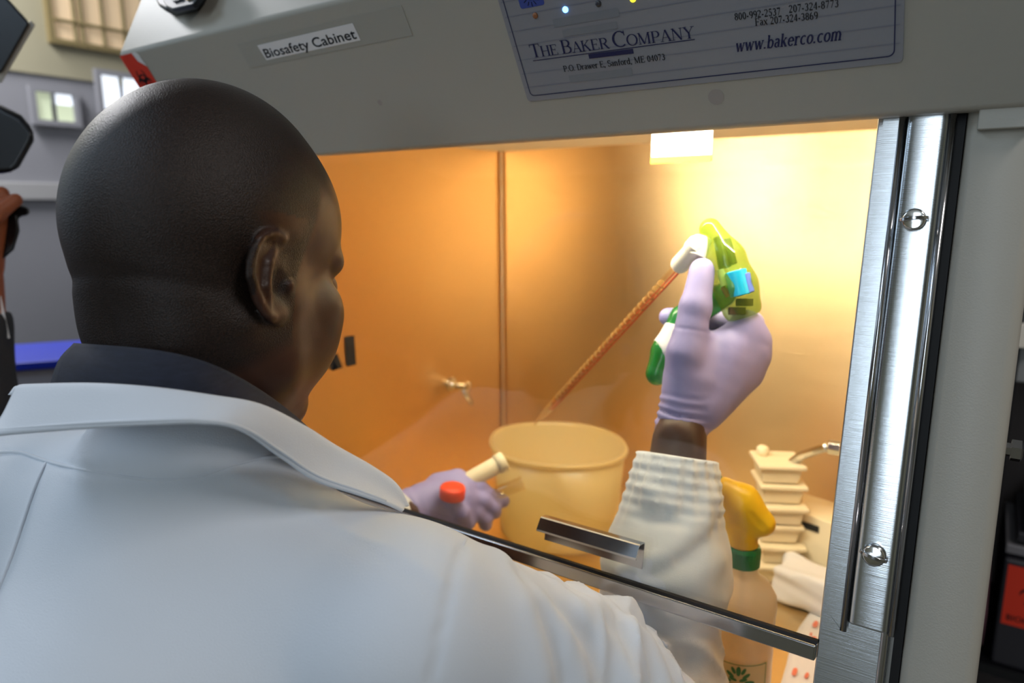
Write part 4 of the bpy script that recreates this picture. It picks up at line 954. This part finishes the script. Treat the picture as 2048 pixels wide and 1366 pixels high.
for i in range(26):
    c_ = p0+nd*(.03+i*.0105); b.tube([c_, c_+nd*.0006], .00525, 14)
g_ = b.build('graduations', mat('graduation_brown', '8a6a3a', .6), pip); g_['kind'] = 'stuff'
sdfpart('liquid', lambda P: cap(P, p0+nd*.05, p0+nd*(Lp-.07), .0037), np.minimum(p0, PT)-.02, np.maximum(p0, PT)+.02, .0016, plastic('amber_medium', 'd9a060', .55, .6), pip)
# left hand: orange cap in the curled little finger, tube between thumb and fingers
G = HLf
c_ = G(.3, .95, -3.0); up_ = np.array([.12, 0, 1.]); up_ /= np.linalg.norm(up_)
b = MB(); b.lathe(c_-up_*.008, [(.012, 0), (.0148, .0015), (.0150, .0130), (.0135, .0155), (.006, .0160)], 40, up_, sq=lambda t, h: 1+.012*math.cos(t*20)*(h > .001 and h < .014)); tcap = b.build("tube_cap", M["orange"], None, smooth=True)
tag(tcap, "orange screw cap held against the palm of the left glove", "cap")
tb = thing('sample_tube', 'cream plastic tube gripped by the left glove, pointing up beside the tub', 'tube', G(4, 3.5, 1.5))
t0_, t1_ = G(2.2, 2.3, 1.4), G(6.3, 4.6, 2.4); td = (t1_-t0_)/np.linalg.norm(t1_-t0_)
b = MB(); b.lathe(t0_-td*.02, [(.004, 0), (.0105, .012), (.0108, .060), (.0108, .061)], 26, td); b.build('tube_body', M['cream'], tb, smooth=True)
b = MB(); b.lathe(t0_+td*.040, [(.0122, 0), (.0124, .010), (.0118, .012), (.009, .012)], 26, td); b.build('collar_ring', M['cream'], tb, smooth=True)
cl = MB().lathe(G(5.2, .6, 1.2), [(.004, 0), (.0085, .008), (.0085, .036), (.0098, .037), (.0098, .040), (.0078, .040), (.0078, .008), (.003, .004)], 24, (RT*.95-DN*.35+FW*.1)).build('clear_vial', M['clear'], None, smooth=True)
tag(cl, 'small clear vial catching the light between the left fingertips and the tub', 'vial')
# white pouring tub on the work surface
zr = -.375
def yat(px, py): return zr/ray(px, py)[2]
yn, yf_ = yat(1120, 938), yat(1125, 842); cyb = (yn+yf_)/2; xl_ = ray(987, 893)[0]*(cyb-.01); xr_ = ray(1256, 903)[0]*(cyb+.01); cxb = (xl_+xr_)/2; rx = (xr_-xl_)/2; ry = (yf_-yn)/2
print('TUB', cxb, cyb, rx, ry, yn, yf_)
tub = thing('plastic_tub', 'translucent cream plastic tub with rolled rim on the steel work surface', 'tub', (cxb, cyb, WZ))
hh = zr-WZ; R0 = rx
sq_ = lambda t, h: 1+.035*math.cos(2*(t-.2))*(h/hh)+.02*math.cos(4*t+.6)
kk = ry/rx
def ovl(mb):
    mb.v = [(x, cyb+(y-cyb)*min(1.05, max(.8, kk)), z) for x, y, z in mb.v]; return mb
b = MB(); b.lathe((cxb, cyb, WZ+.0005), [(.001, 0), (R0*.80, 0), (R0*.83, .004), (R0*.97, hh-.004), (R0*.955, hh-.004), (R0*.815, .006), (.001, .005)], 64, (0, 0, 1), caps=False, sq=sq_); ovl(b).build('wall', M['tub'], tub, smooth=True)
b = MB(); b.lathe((cxb, cyb, WZ+.0005), [(R0*.955, hh-.006), (R0*1.0, hh-.007), (R0*1.015, hh-.003), (R0*1.0, hh), (R0*.96, hh), (R0*.955, hh-.006)], 64, (0, 0, 1), caps=False, sq=sq_); ovl(b).build('rim', M['tub'], tub, smooth=True)
# spray bottle
SO = PD(1487, 1107, .69); hu = np.array([RT[0], RT[1], 0]); hu /= np.linalg.norm(hu); hw = np.array([-hu[1], hu[0], 0]); UZ = np.array([0, 0, 1.])
def SB(a, b_, c=0): return SO+(hu*a+UZ*b_+hw*c)*.01
spr = thing('spray_bottle', 'translucent spray bottle with yellow trigger head and green collar by the right jamb', 'spray bottle', (SO[0], SO[1], WZ))
def sprf(P):
    d = chain(P, [SB(-2.0, 6.6, .6), SB(-.4, 5.5, .1), SB(1.35, 3.55, -.7)], [.0098, .0150, .0128], .01)
    d = smin(d, chain(P, [SB(-.3, 4.6, 0), SB(-.25, 2.4, 0), SB(-.1, .7, 0)], [.0150, .0128, .0150], .006), .008)
    d = smin(d, cap(P, SB(-2.2, 6.4, .6), SB(-1.0, 3.4, .9), .0085, .0110), .010)
    d = d+.0012*np.exp(-((cap(P, SB(-.2, 5.0, -1.6), SB(1.0, 3.6, -1.9), .0))/.0030)**2)
    return smax(d, -(P[:, 2]-SB(0, .9)[2]), .001)
sdfpart('spray_head', sprf, SB(-1, 4, 0)-.055, SB(-1, 4, 0)+.055, .0015, M['yellow'], spr)
b = MB(); b.lathe(SB(-2.5, 6.9, .8), [(.0075, 0), (.0082, .004), (.0082, .012), (.0050, .014)], 20, -hu*.6+hw*.7+UZ*.35); b.build('nozzle', M['capgreen'], spr, smooth=False, bevel=.0005)
sdfpart('trigger', lambda P: chain(P, [SB(-1.6, 4.2, 1.2), SB(-3.2, 2.8, 2.6), SB(-3.0, .8, 2.9)], [.006, .005, .004], .003), SB(-2, 2, 2)-.04, SB(-2, 2, 2)+.04, .002, M['capgreen'], spr)
b = MB(); b.lathe(SB(0, -1.15), [(.0140, 0), (.0160, .001), (.0162, .0170), (.0152, .0205), (.0140, .0208)], 90, sq=lambda t, h: 1+.018*(math.cos(t*30) > 0)*(.002 < h < .018)); b.build('collar', M['capgreen'], spr, smooth=False)
hb = SB(0, -1.2)[2]-WZ
prf = [(.001, 0), (.031, 0), (.0335, .004), (.0335, hb-.052), (.0345, hb-.040), (.0335, hb-.030), (.0270, hb-.018), (.0170, hb-.011), (.0145, hb-.006), (.0145, hb)]
b = MB(); b.lathe((SO[0], SO[1], WZ+.0005), prf, 48, caps=False); b.build('bottle_body', M['bottle'], spr, smooth=True)
b = MB(); b.lathe((SO[0], SO[1], WZ+.002), [(.001, 0), (.030, 0), (.032, .004), (.0322, hb-.054), (.001, hb-.054)], 40, caps=False); b.build('liquid', M['liquid'], spr, smooth=False)
b = MB(); b.tube([SB(0, -1.2), SB(.2, -12, .1), SB(.8, -18.0, .2)], .0022, 8); b.build('dip_tube', M['bottle'], spr)
M['labelgreen'] = mat('label_green', '3c7a4a', .5); M['labeldk'] = mat('label_dark_green', '1d4f2c', .5)
th0 = math.atan2(-SO[1]-.0, -SO[0]-.0)+.06       # faces the camera
def LB(x, z, l=.0): a = th0+x/.0342; return np.array([SO[0]+(.0340+l)*math.cos(a), SO[1]+(.0340+l)*math.sin(a), z])
zt = SO[2]-.098
def lpatch(x0, x1, z0, z1, l, n=12): return [[LB(x0+(x1-x0)*i/n, z, l) for i in range(n+1)] for z in (z0, z1)]
MB().grid(lpatch(-.031, .031, zt-.060, zt, 0)).build('label', plastic('label_film', 'e6dcb4', .15, .4), spr, smooth=True)
ln_ = [(-.029, .029, zt-.0020, zt-.0012), (-.029, .029, zt-.0300, zt-.0290), (-.029, .029, zt-.0325, zt-.0318)]
b = MB()
for q in ln_: b.grid(lpatch(*q, .0004))
for x in (-.029, .0282): b.grid(lpatch(x, x+.0008, zt-.030, zt-.0015, .0004, 2))
b.build('label_frame', M['labelgreen'], spr)
MB().grid(lpatch(-.029, .029, zt-.058, zt-.0335, .0005)).build('label_band', M['labelgreen'], spr)
b = MB()
for i in range(4): b.grid(lpatch(-.022+i*.004, .020-i*.003, zt-.038-i*.005, zt-.0365-i*.005, .0009))
b.build('label_lines', M['labeldk'], spr)
for i, (x, z, a, s_) in enumerate([(0, 0, 90, 1.2), (-.004, -.002, 140, 1), (.004, -.002, 40, 1), (-.006, -.006, 180, 1.1), (.006, -.006, 0, 1.1), (-.003, .002, 115, .9), (.003, .002, 65, .9), (-.004, -.009, 215, .9), (.004, -.009, -35, .9), (0, -.010, 270, .8), (-.001, -.005, 160, .9), (.001, -.005, 20, .9)]):
    a = math.radians(a); pts = []
    for k in range(10):
        t = 2*PI*k/10; u_ = .0045*s_*(1+math.cos(t)); v_ = .0019*s_*math.sin(t); pts.append(LB(x+u_*math.cos(a)-v_*math.sin(a), zt-.0135+z+u_*math.sin(a)+v_*math.cos(a), .0008))
    MB().add(pts, [tuple(range(10))]).build('printed_leaf', M['labelgreen'], spr)
# stack of white lidded boxes
yb_ = WZ/ray(1545, 1150)[2]; xb_ = ray(1545, 1150)[0]*yb_; kz = .0285
RB = Rz(math.radians(28))
M['whitebox'] = mat('ivory_plastic', 'e6d8b8', .45)
for i in range(6):
    ox, oy = [(0, 0), (.003, .002), (-.002, .003), (.003, -.002), (-.001, .001), (-.004, -.002)][i]; z = WZ+.001+i*.0300
    bx = thing('lidded_box', ['lowest', 'second lowest', 'third from the bottom', 'third from the top', 'second highest', 'topmost'][i]+' ivory plastic box in the stack behind the spray bottle', 'box', (xb_+ox, yb_+oy, z), 'ivory boxes stacked behind the spray bottle')
    b = MB(); w0, w1 = .024, .027
    q = [(-1, -1), (1, -1), (1, 1), (-1, 1)]
    cc = np.array([xb_+ox, yb_+oy, 0])
    b.hexa([cc+RB@A_((x*w0, y*w0, 0))+UZ*z for x, y in q], [cc+RB@A_((x*w1, y*w1, 0))+UZ*(z+.021) for x, y in q]); b.build('base', M['whitebox'], bx, bevel=.002)
    b = MB(); b.box(cc+UZ*(z+.0248), (.064, .064, .0065), R=RB); b.build('lid', M['whitebox'], bx, bevel=.002)
    if i == 5:
        b = MB(); b.lathe(cc+UZ*(z+.028)+RB@A_((-.018, .012, 0)), [(.007, 0), (.0085, .004), (.0085, .011), (.005, .014)], 20); b.build('knob', M['whitebox'], bx, smooth=True)
# carton with a dark slot and a crumpled white packet behind the jamb
c = PY(1640, 1068, 1.02); c[2] = WZ+.058; RC_ = Rz(math.radians(-14))
car = thing('carton', 'white carton with a dark slot at the back near the right jamb', 'box', (c[0], c[1], WZ+.001))
MB().box(c-UZ*.004, (.13, .07, .100), R=RC_).build('carton_body', M['whitebox'], car, bevel=.002)
MB().box(c+RC_@A_((-.004, -.0355, .030)), (.034, .002, .009), R=RC_).build('slot', M['black'], car)
c2 = PY(1640, 1120, .93); c2[2] = WZ+.028
V, F = net(lambda P: smax(np.abs((P-c2)@RC_[:, 2])-.026, smax(np.abs((P-c2)@RC_[:, 0])-.058, np.abs((P-c2)@RC_[:, 1])-.026, .012), .014)+.006*noise(P, 55, 4)+.0025*noise(P, 140, 9), c2-.09, c2+.09, .0032); V[:, 2] = np.maximum(V[:, 2], WZ+.001)
tag(fobj('packet', V, F, M['paper'], None, (c2[0], c2[1], WZ+.001)), 'crumpled white paper packet lying in front of the slotted carton', 'packet')
b = MB()
c3 = c2+A_((-.04, -.028, .020)); 
# absorbent sheet with red marks along the right wall
pad = thing('printed_sheet', 'white sheet with red marks lying along the right side of the work surface', 'sheet', (-.10, .75, WZ))
rows = []
for i in range(17):
    y = .47+.50*i/16; rows.append([np.array([-.152+.094*j/8+.004*math.sin(i*.9), y, WZ+.002+.0015*math.sin(i*1.3+j)+max(0, j-5)*.010]) for j in range(9)])
MB().grid(rows).build('sheet', M['paper'], pad, smooth=True, solid=.0006)
b = MB()
for k in range(60):
    y = .49+random.random()*.42; x = -.140+random.random()*.05; s_ = .0012+random.random()*.0028
    pts = [(x+s_*(1+.4*random.random())*math.cos(t), y+s_*3.5*math.sin(t), WZ+.0052) for t in np.linspace(0, 2*PI, 9)[:-1]]; b.add(pts, [tuple(range(8))])
o_ = b.build('red_marks', mat('red_print', 'dd7a60', .6), pad); o_['kind'] = 'stuff'
# chrome ribbed hose and valve on the right wall, petcock on the left wall
tp = thing('gas_valve', 'chrome valve with ribbed hose coming from the right wall behind the jamb', 'valve', PY(1660, 897, .93))
pa, pb, pc = PY(1580, 928, .99), PY(1635, 900, .95), PY(1655, 893, .93)
pts = catmull([pa, (pa*.6+pb*.4)+UZ*.003, pb, pc], 14); pts2 = []; rr = []
for i, p in enumerate(pts): pts2.append(p); rr.append(.0062 if i % 2 else .0046)
MB().tube(pts2, rr, 12).build('ribbed_hose', M['chrome'], tp, smooth=True)
vx = np.array([XJ, pc[1], pc[2]]); MB().lathe(pc, [(.007, 0), (.010, .002), (.010, .016), (.0075, .018), (.0075, abs(XJ-pc[0])-.006), (.014, abs(XJ-pc[0])-.005), (.014, abs(XJ-pc[0]))], 8, (1, 0, 0)).build('valve_body', M['chrome'], tp, bevel=.0006)
lv = LI(902, 768)
tl = thing('wall_petcock', 'small chrome petcock on the left steel wall above the left hand', 'tap', lv)
MB().lathe(lv, [(.014, 0), (.014, .003), (.007, .004), (.007, .022), (.010, .024), (.010, .040), (.006, .042)], 20, (1, 0, 0)).build('spindle', M['chrome'], tl, smooth=False, bevel=.0005)
MB().tube([lv+A_((.032, 0, .004)), lv+A_((.036, -.004, -.010)), lv+A_((.044, .006, -.034))], [.007, .0065, .004], 12).build('lever', M['chrome'], tl, smooth=True)
MB().tube([lv+A_((.016, 0, 0)), lv+A_((.016, -.022, .006))], [.006, .005], 12).build('outlet', M['chrome'], tl, smooth=True)
# card with a yellow edge hanging from the top
yc = .74; a = PY(1303, 300, yc)[0]; c = PY(1424, 300, yc)[0]; zb = PY(1360, 325, yc)[2]; zm = PY(1360, 312, yc)[2]
cd = thing('hanging_card', 'white card with a yellow lower edge hanging at the top of the cabinet', 'card', ((a+c)/2, yc, zb))
MB().box(((a+c)/2, yc, (zm+.106)/2), (c-a, .0012, .106-zm)).build('card', M['paper'], cd)
MB().box(((a+c)/2, yc-.0004, (zm+zb)/2), (c-a, .0022, zm-zb)).build('yellow_edge', mat('yellow_edge', 'f4d000', .5), cd)
# black device resting on the upper face of the hood
G0 = F1
def GP(px, py, l=0): return PP(px, py, F1+GN*l, GN)
dv = thing('handheld_device', 'black plastic device with a yellow mark stuck on top of the hood', 'device', GP(375, 0))
ol = [(331, 14), (338, 27), (352, 34), (400, 24), (414, 4), (426, -30), (420, -80), (352, -66), (336, -30)]
MB().prism([GP(*p, .0004) for p in ol], GN*.014).build('lower_shell', M['blackp'], dv, bevel=.003)
cen = np.mean([GP(*p, .0154) for p in ol], 0)
MB().prism([cen+(GP(*p, .0154)-cen)*.86 for p in ol], GN*.007).build('upper_shell', mat('slate_plastic', '12151d', .4), dv, bevel=.002)
MB().prism([GP(*p, .0228) for p in ((371, -14), (399, -20), (401, -5), (373, 1))], GN*.001).build('yellow_mark', mat('yellow_mark', 'e6b800', .5), dv)
MB().prism([GP(*p, .0228) for p in ((345, -6), (364, -11), (366, -1), (347, 5))], GN*.001).build('grey_button', mat('grey_button', '2c3440', .5), dv)
# ------------------------------------------------------------------ bench and box at the left, behind the man
M['bench'] = mat('bench_grey', '6a6e72', .5, var=.15, vscale=12, world=True)
bp = PD(100, 760, 1.75)
BZ = bp[2]-.13
bench = thing('lab_bench', 'grey laboratory bench along the left wall carrying a white box', 'bench', (-2.0, 1.1, FZ))
MB().box((-2.1, 1.15, BZ-.02), (1.7, .90, .035)).build('worktop', M['bench'], bench, bevel=.003)
for x in (-2.85, -1.35):
    for y in (.75, 1.55): MB().box((x, y, (FZ+BZ-.04)/2), (.05, .05, BZ-.04-FZ)).build('leg', M['bench'], bench)
a0 = math.atan2(bp[1], bp[0])+PI/2; RX = Rz(a0-.22)
sb = thing('storage_box', 'white storage box with a blue lid on the bench behind the man', 'box', (bp[0], bp[1], BZ))
zt_ = PD(100, 701, 1.70)[2]
MB().box(np.array([bp[0], bp[1], (BZ+zt_-.01)/2])+RX@A_((.10, .10, 0)), (.40, .24, zt_-.01-BZ), R=RX).build('box_body', mat('box_white', 'a7a4ae', .6), sb, bevel=.004)
MB().box(np.array([bp[0], bp[1], zt_])+RX@A_((.06, .10, 0)), (.52, .26, .018), R=RX).build('lid', mat('lid_blue', '1f35b8', .4), sb, bevel=.003)
V, F = place2d(text_mesh('SAMPLES', True), (0, 0, 0), (.07, 0, 0), UZ, .018, 0, np.array([0, -1, 0.])) if False else (None, None)
db = thing('grey_crate', 'dark grey crate on the bench at the far left edge', 'crate', (bp[0]-.2, bp[1]-.02, BZ))
MB().box(np.array([bp[0], bp[1], BZ+.075])+RX@A_((-.30, .06, 0)), (.34, .22, .15), R=RX).build('crate_body', mat('crate_grey', '4c5460', .5), db, bevel=.004)
MB().box(np.array([bp[0], bp[1], BZ+.156])+RX@A_((-.30, .06, 0)), (.36, .24, .012), R=RX).build('crate_rim', M['blackp'], db, bevel=.003)
# ------------------------------------------------------------------ camera held up at the far left
TD = .92
def CPX(x, y, d=0): return PD(x, y, TD+d)
vc = thing('handheld_camera', 'black camera with flash held up at the far left, partly out of frame', 'camera', CPX(-60, 300))
def pp(poly, d0, th, nm, m, bev, par=vc, lab=None):
    b = MB(); A = [CPX(x, y, d0) for x, y in poly]; dv_ = np.mean(A, 0); b.prism(A, dv_/np.linalg.norm(dv_)*th); return b.build(nm, m, par, bevel=bev, label=lab)
pp([(-95, -40), (6, -14), (60, 46), (2, 148), (-90, 120)], 0, .055, 'flash_head', M['blackp'], .004)
pp([(61, 40), (71, 50), (2, 168), (-8, 156)], .004, .05, 'flash_window', mat('flash_window', '8b8378', .3), .002, lab='pale flash window')
pp([(-60, 110), (-25, 120), (-25, 200), (-60, 200)], .01, .035, 'flash_foot', M['blackp'], .003)
pp([(-220, 196), (-10, 203), (44, 230), (72, 264), (68, 284), (40, 334), (24, 348), (-220, 352)], .0, .085, 'camera_body', M['blackp'], .010)
_ld = CPX(-100, 290); _ld = _ld/np.linalg.norm(_ld)
b = MB(); b.lathe(CPX(-100, 290, .08), [(.030, 0), (.038, .005), (.038, .05), (.042, .055), (.042, .085), (.036, .085), (.034, .06)], 36, _ld); b.build('lens', M['blackp'], vc, smooth=False, bevel=.001)
pp([(-120, 352), (-20, 352), (-10, 402), (28, 406), (60, 416), (60, 430), (36, 434), (40, 462), (28, 500), (-4, 528), (-120, 540)], .0, .05, 'battery_grip', M['blackp'], .006)
pp([(-40, 585), (2, 592), (20, 676), (-40, 684)], .0, .0012, 'strap_tag', M['paper'], 0, lab='white paper tag hanging below the camera')
pp([(-60, 535), (-44, 535), (-30, 600), (-46, 600)], .01, .002, 'strap', M['blackp'], 0)
op = CPX(-420, 300, .1); OX, OY = op[0]-.05, op[1]
hnd = CPX(-45, 400, -.018)
def operator(P):
    d = cap(P, (OX, OY-.02, -.06), (OX, OY, -.16), .052, .06)
    d = smin(d, ell(P, (OX, OY, -.36), (.19, .12, .22)), .06)
    d = smin(d, ell(P, (OX, OY, -.62), (.16, .12, .18)), .06)
    for s in (-1, 1):
        d = smin(d, chain(P, [(OX+.08*s, OY, -.68), (OX+.09*s, OY+.01, -1.08), (OX+.09*s, OY, FZ+.08)], [.085, .062, .045], .02), .03)
        d = smin(d, cap(P, (OX+.09*s, OY-.02, FZ+.04), (OX+.09*s, OY+.12, FZ+.04), .038), .02)
    sh_ = A_((OX+.16, OY-.02, -.22)); el_ = hnd+A_((.00, -.04, -.27)); wr_ = hnd+A_((-.01, -.005, -.085))
    d = smin(d, chain(P, [sh_, el_, wr_], [.058, .042, .028], .02), .03)
    d = smin(d, chain(P, [A_((OX-.16, OY-.02, -.22)), A_((OX-.20, OY+.02, -.48)), A_((OX-.06, OY+.16, -.30))], [.055, .042, .028], .02), .03)
    return d
def ohand(P):
    wr_ = hnd+A_((-.01, -.005, -.085)); d = cap(P, wr_, hnd+A_((0, 0, -.02)), .027, .030)
    for i, (x, y) in enumerate(((31, 400), (4, 386), (-22, 380), (-48, 384))):
        tip = CPX(x, y, -.012); k = CPX(x-40, y+30, -.03); d = smin(d, chain(P, [hnd+A_((0, 0, -.01)), k, tip], [.013, .0105, .0085], .004), .006)
    d = smin(d, chain(P, [wr_, CPX(-60, 450, -.035), CPX(-20, 470, -.03)], [.018, .014, .010], .004), .008)
    return d
V, F = net(operator, (OX-.35, OY-.3, FZ), (max(OX+.35, hnd[0]+.10), OY+.4, .18), .014); V = relax(V, F, 2)
V2, F2 = net(ohand, hnd-.14, hnd+.12, .0032)
sk = mat('hand_skin', '8a4a2c', .5)
OC = A_((OX, OY+.02, .0)); OR_ = Rz(math.radians(-55)) @ Rx(math.radians(-4))
ohead = lambda P: head_local((P-OC)@OR_/.0096)*.0096
V3, F3 = net(ohead, OC-.16, OC+.16, .0036); V3 = relax(V3, F3, 1, .4)
o = fobj('person', np.concatenate([V, V2, V3]), np.concatenate([F, F2+len(V), F3+len(V)+len(V2)]), sk, None, (OX, OY, FZ))
tag(o, 'person at the far left holding a black camera, only fingertips in view', 'person')
V, F = net(lambda P: smax(operator(P)-.008, P[:, 2]+.13, .01), (OX-.37, OY-.32, FZ+.02), (max(OX+.37, hnd[0]+.12), OY+.42, -.10), .014); V = relax(V, F, 2)
fobj('dark_clothes', V, F, M['trousers'], o)
def ohair(P):
    q = (P-OC)@OR_/.0096
    return smax(ohead(P)-.006+.0015*noise(P, 220, 4), -(q[:, 2]-np.where(q[:, 1] > 3, 6.2, np.where(q[:, 1] > 0, 1.5+q[:, 1]*1.4, -3.5)))*.0096, .004)
V, F = net(ohair, OC-.15, OC+.15, .004); fobj('hair', V, F, mat('black_hair', '120e0d', .7, bump=.6, bscale=300), o)
# ------------------------------------------------------------------ shelves and bins glimpsed past the right side of the cabinet
YR = 1.45
def RPT(px, py): return PY(px, py, YR)
cup = thing('wall_cupboard', 'pale grey wall cupboard just visible past the right side of the cabinet', 'cupboard', (.30, 1.6, RPT(2040, 762)[2]))
q0 = RPT(2029, 764); q1 = RPT(2040, 545)
MB().box((q0[0]+.25, 1.60, (q0[2]+q1[2]+.5)/2), (.50, .30, q1[2]+.5-q0[2])).build('cupboard_body', mat('cupboard_grey', '8d8f90', .5), cup, bevel=.003)
MB().box((q0[0]+.26, 1.445, RPT(2040, 720)[2]), (.46, .008, .075)).build('door_rail', mat('door_rail_grey', '7b8086', .4), cup, bevel=.001)
q = RPT(2040, 668); MB().box((q[0]+.01, 1.435, q[2]), (.03, .02, .04)).build('bracket', M['white_pl'], cup, bevel=.002)
shf = thing('storage_rack', 'dark steel storage rack behind the right side of the cabinet', 'rack', (.35, 1.6, FZ))
zb1 = RPT(2030, 1130)[2]; zb2 = RPT(2030, 1300)[2]
MB().box((.36, 1.80, -.60), (.66, .02, 1.75)).build('back_panel', mat('rack_brown', '5b504e', .5), shf)
for z in (zb1-.21, -1.1): MB().box((.36, 1.62, z), (.66, .36, .02)).build('shelf', M['blackp'], shf)
for x in (.04, .68):
    MB().box((x, 1.62, (FZ+.25)/2), (.03, .34, .25-FZ)).build('upright', M['blackp'], shf)
M['bin'] = mat('smoky_plastic_bin', '2b2a30', .35); M['lidc'] = mat('clear_lid_grey', '77757a', .3)
bn = thing('waste_bin', 'dark plastic bin with a red biohazard sticker right of the cabinet', 'bin', (.26, 1.55, zb1-.20))
bl = RPT(1985, 1290); br_ = .48; zt2 = RPT(2020, 1118)[2]
MB().box(((bl[0]+br_)/2, 1.57, (zb1-.20+zt2)/2), (br_-bl[0], .24, zt2-zb1+.20)).build('bin_body', M['bin'], bn, bevel=.006)
s0 = PY(2001, 1246, 1.447); s1 = PY(2009, 1128, 1.447); sw_ = .095
st_ = MB().box((s0[0]+sw_/2, 1.449, (s0[2]+s1[2])/2), (sw_, .001, s1[2]-s0[2])).build('warning_sticker', M['red'], bn, label='red sticker with a black biohazard mark')
V, F = biohazard(); MB().add([(s0[0]+sw_/2+x*.034, 1.4478, (s0[2]*.40+s1[2]*.60)+y*.034) for x, y in V], F).build('mark', M['redink'], st_)
V, F = text_mesh('BIOHAZARD', True); sc_ = .084/(V[:, 0].max()-V[:, 0].min()); MB().add([(s0[0]+.006+x*sc_, 1.4478, s0[2]+.010+y*sc_) for x, y in V], F).build('lettering', M['redink'], st_)
tr = thing('clear_tray', 'stacked clear plastic trays on top of the dark bin', 'tray', (.26, 1.55, zt2))
for k in range(3): MB().box(((bl[0]+br_)/2+.004*k, 1.57, zt2+.014+k*.026), (br_-bl[0]-.02*k, .22, .018)).build('tray_body', M['lidc'] if k != 1 else M['bin'], tr, bevel=.003)
hs = thing('hanging_bag', 'narrow pinkish plastic bag hanging beside the right side of the cabinet', 'bag', PY(1968, 1290, 1.30))
rows = [[PY(x, y, 1.30)+A_((0, d, 0)) for x, y, d in r] for r in ([(1972, 1070, 0), (1978, 1066, .02), (1984, 1070, 0)], [(1964, 1150, 0), (1971, 1150, .02), (1979, 1150, 0)], [(1955, 1230, 0), (1964, 1230, .02), (1973, 1230, 0)], [(1956, 1290, 0), (1960, 1294, .015), (1964, 1290, 0)])]
MB().grid(rows).build('bag_film', mat('pink_film', '7c5560', .4), hs, smooth=True, solid=.001)
MB().tube([PY(1978, 1068, 1.31), PY(1984, 1000, 1.31), A_((.06, 1.60, PY(1984, 990, 1.31)[2]))], .002, 8).build('bag_tie', M['blackp'], hs)
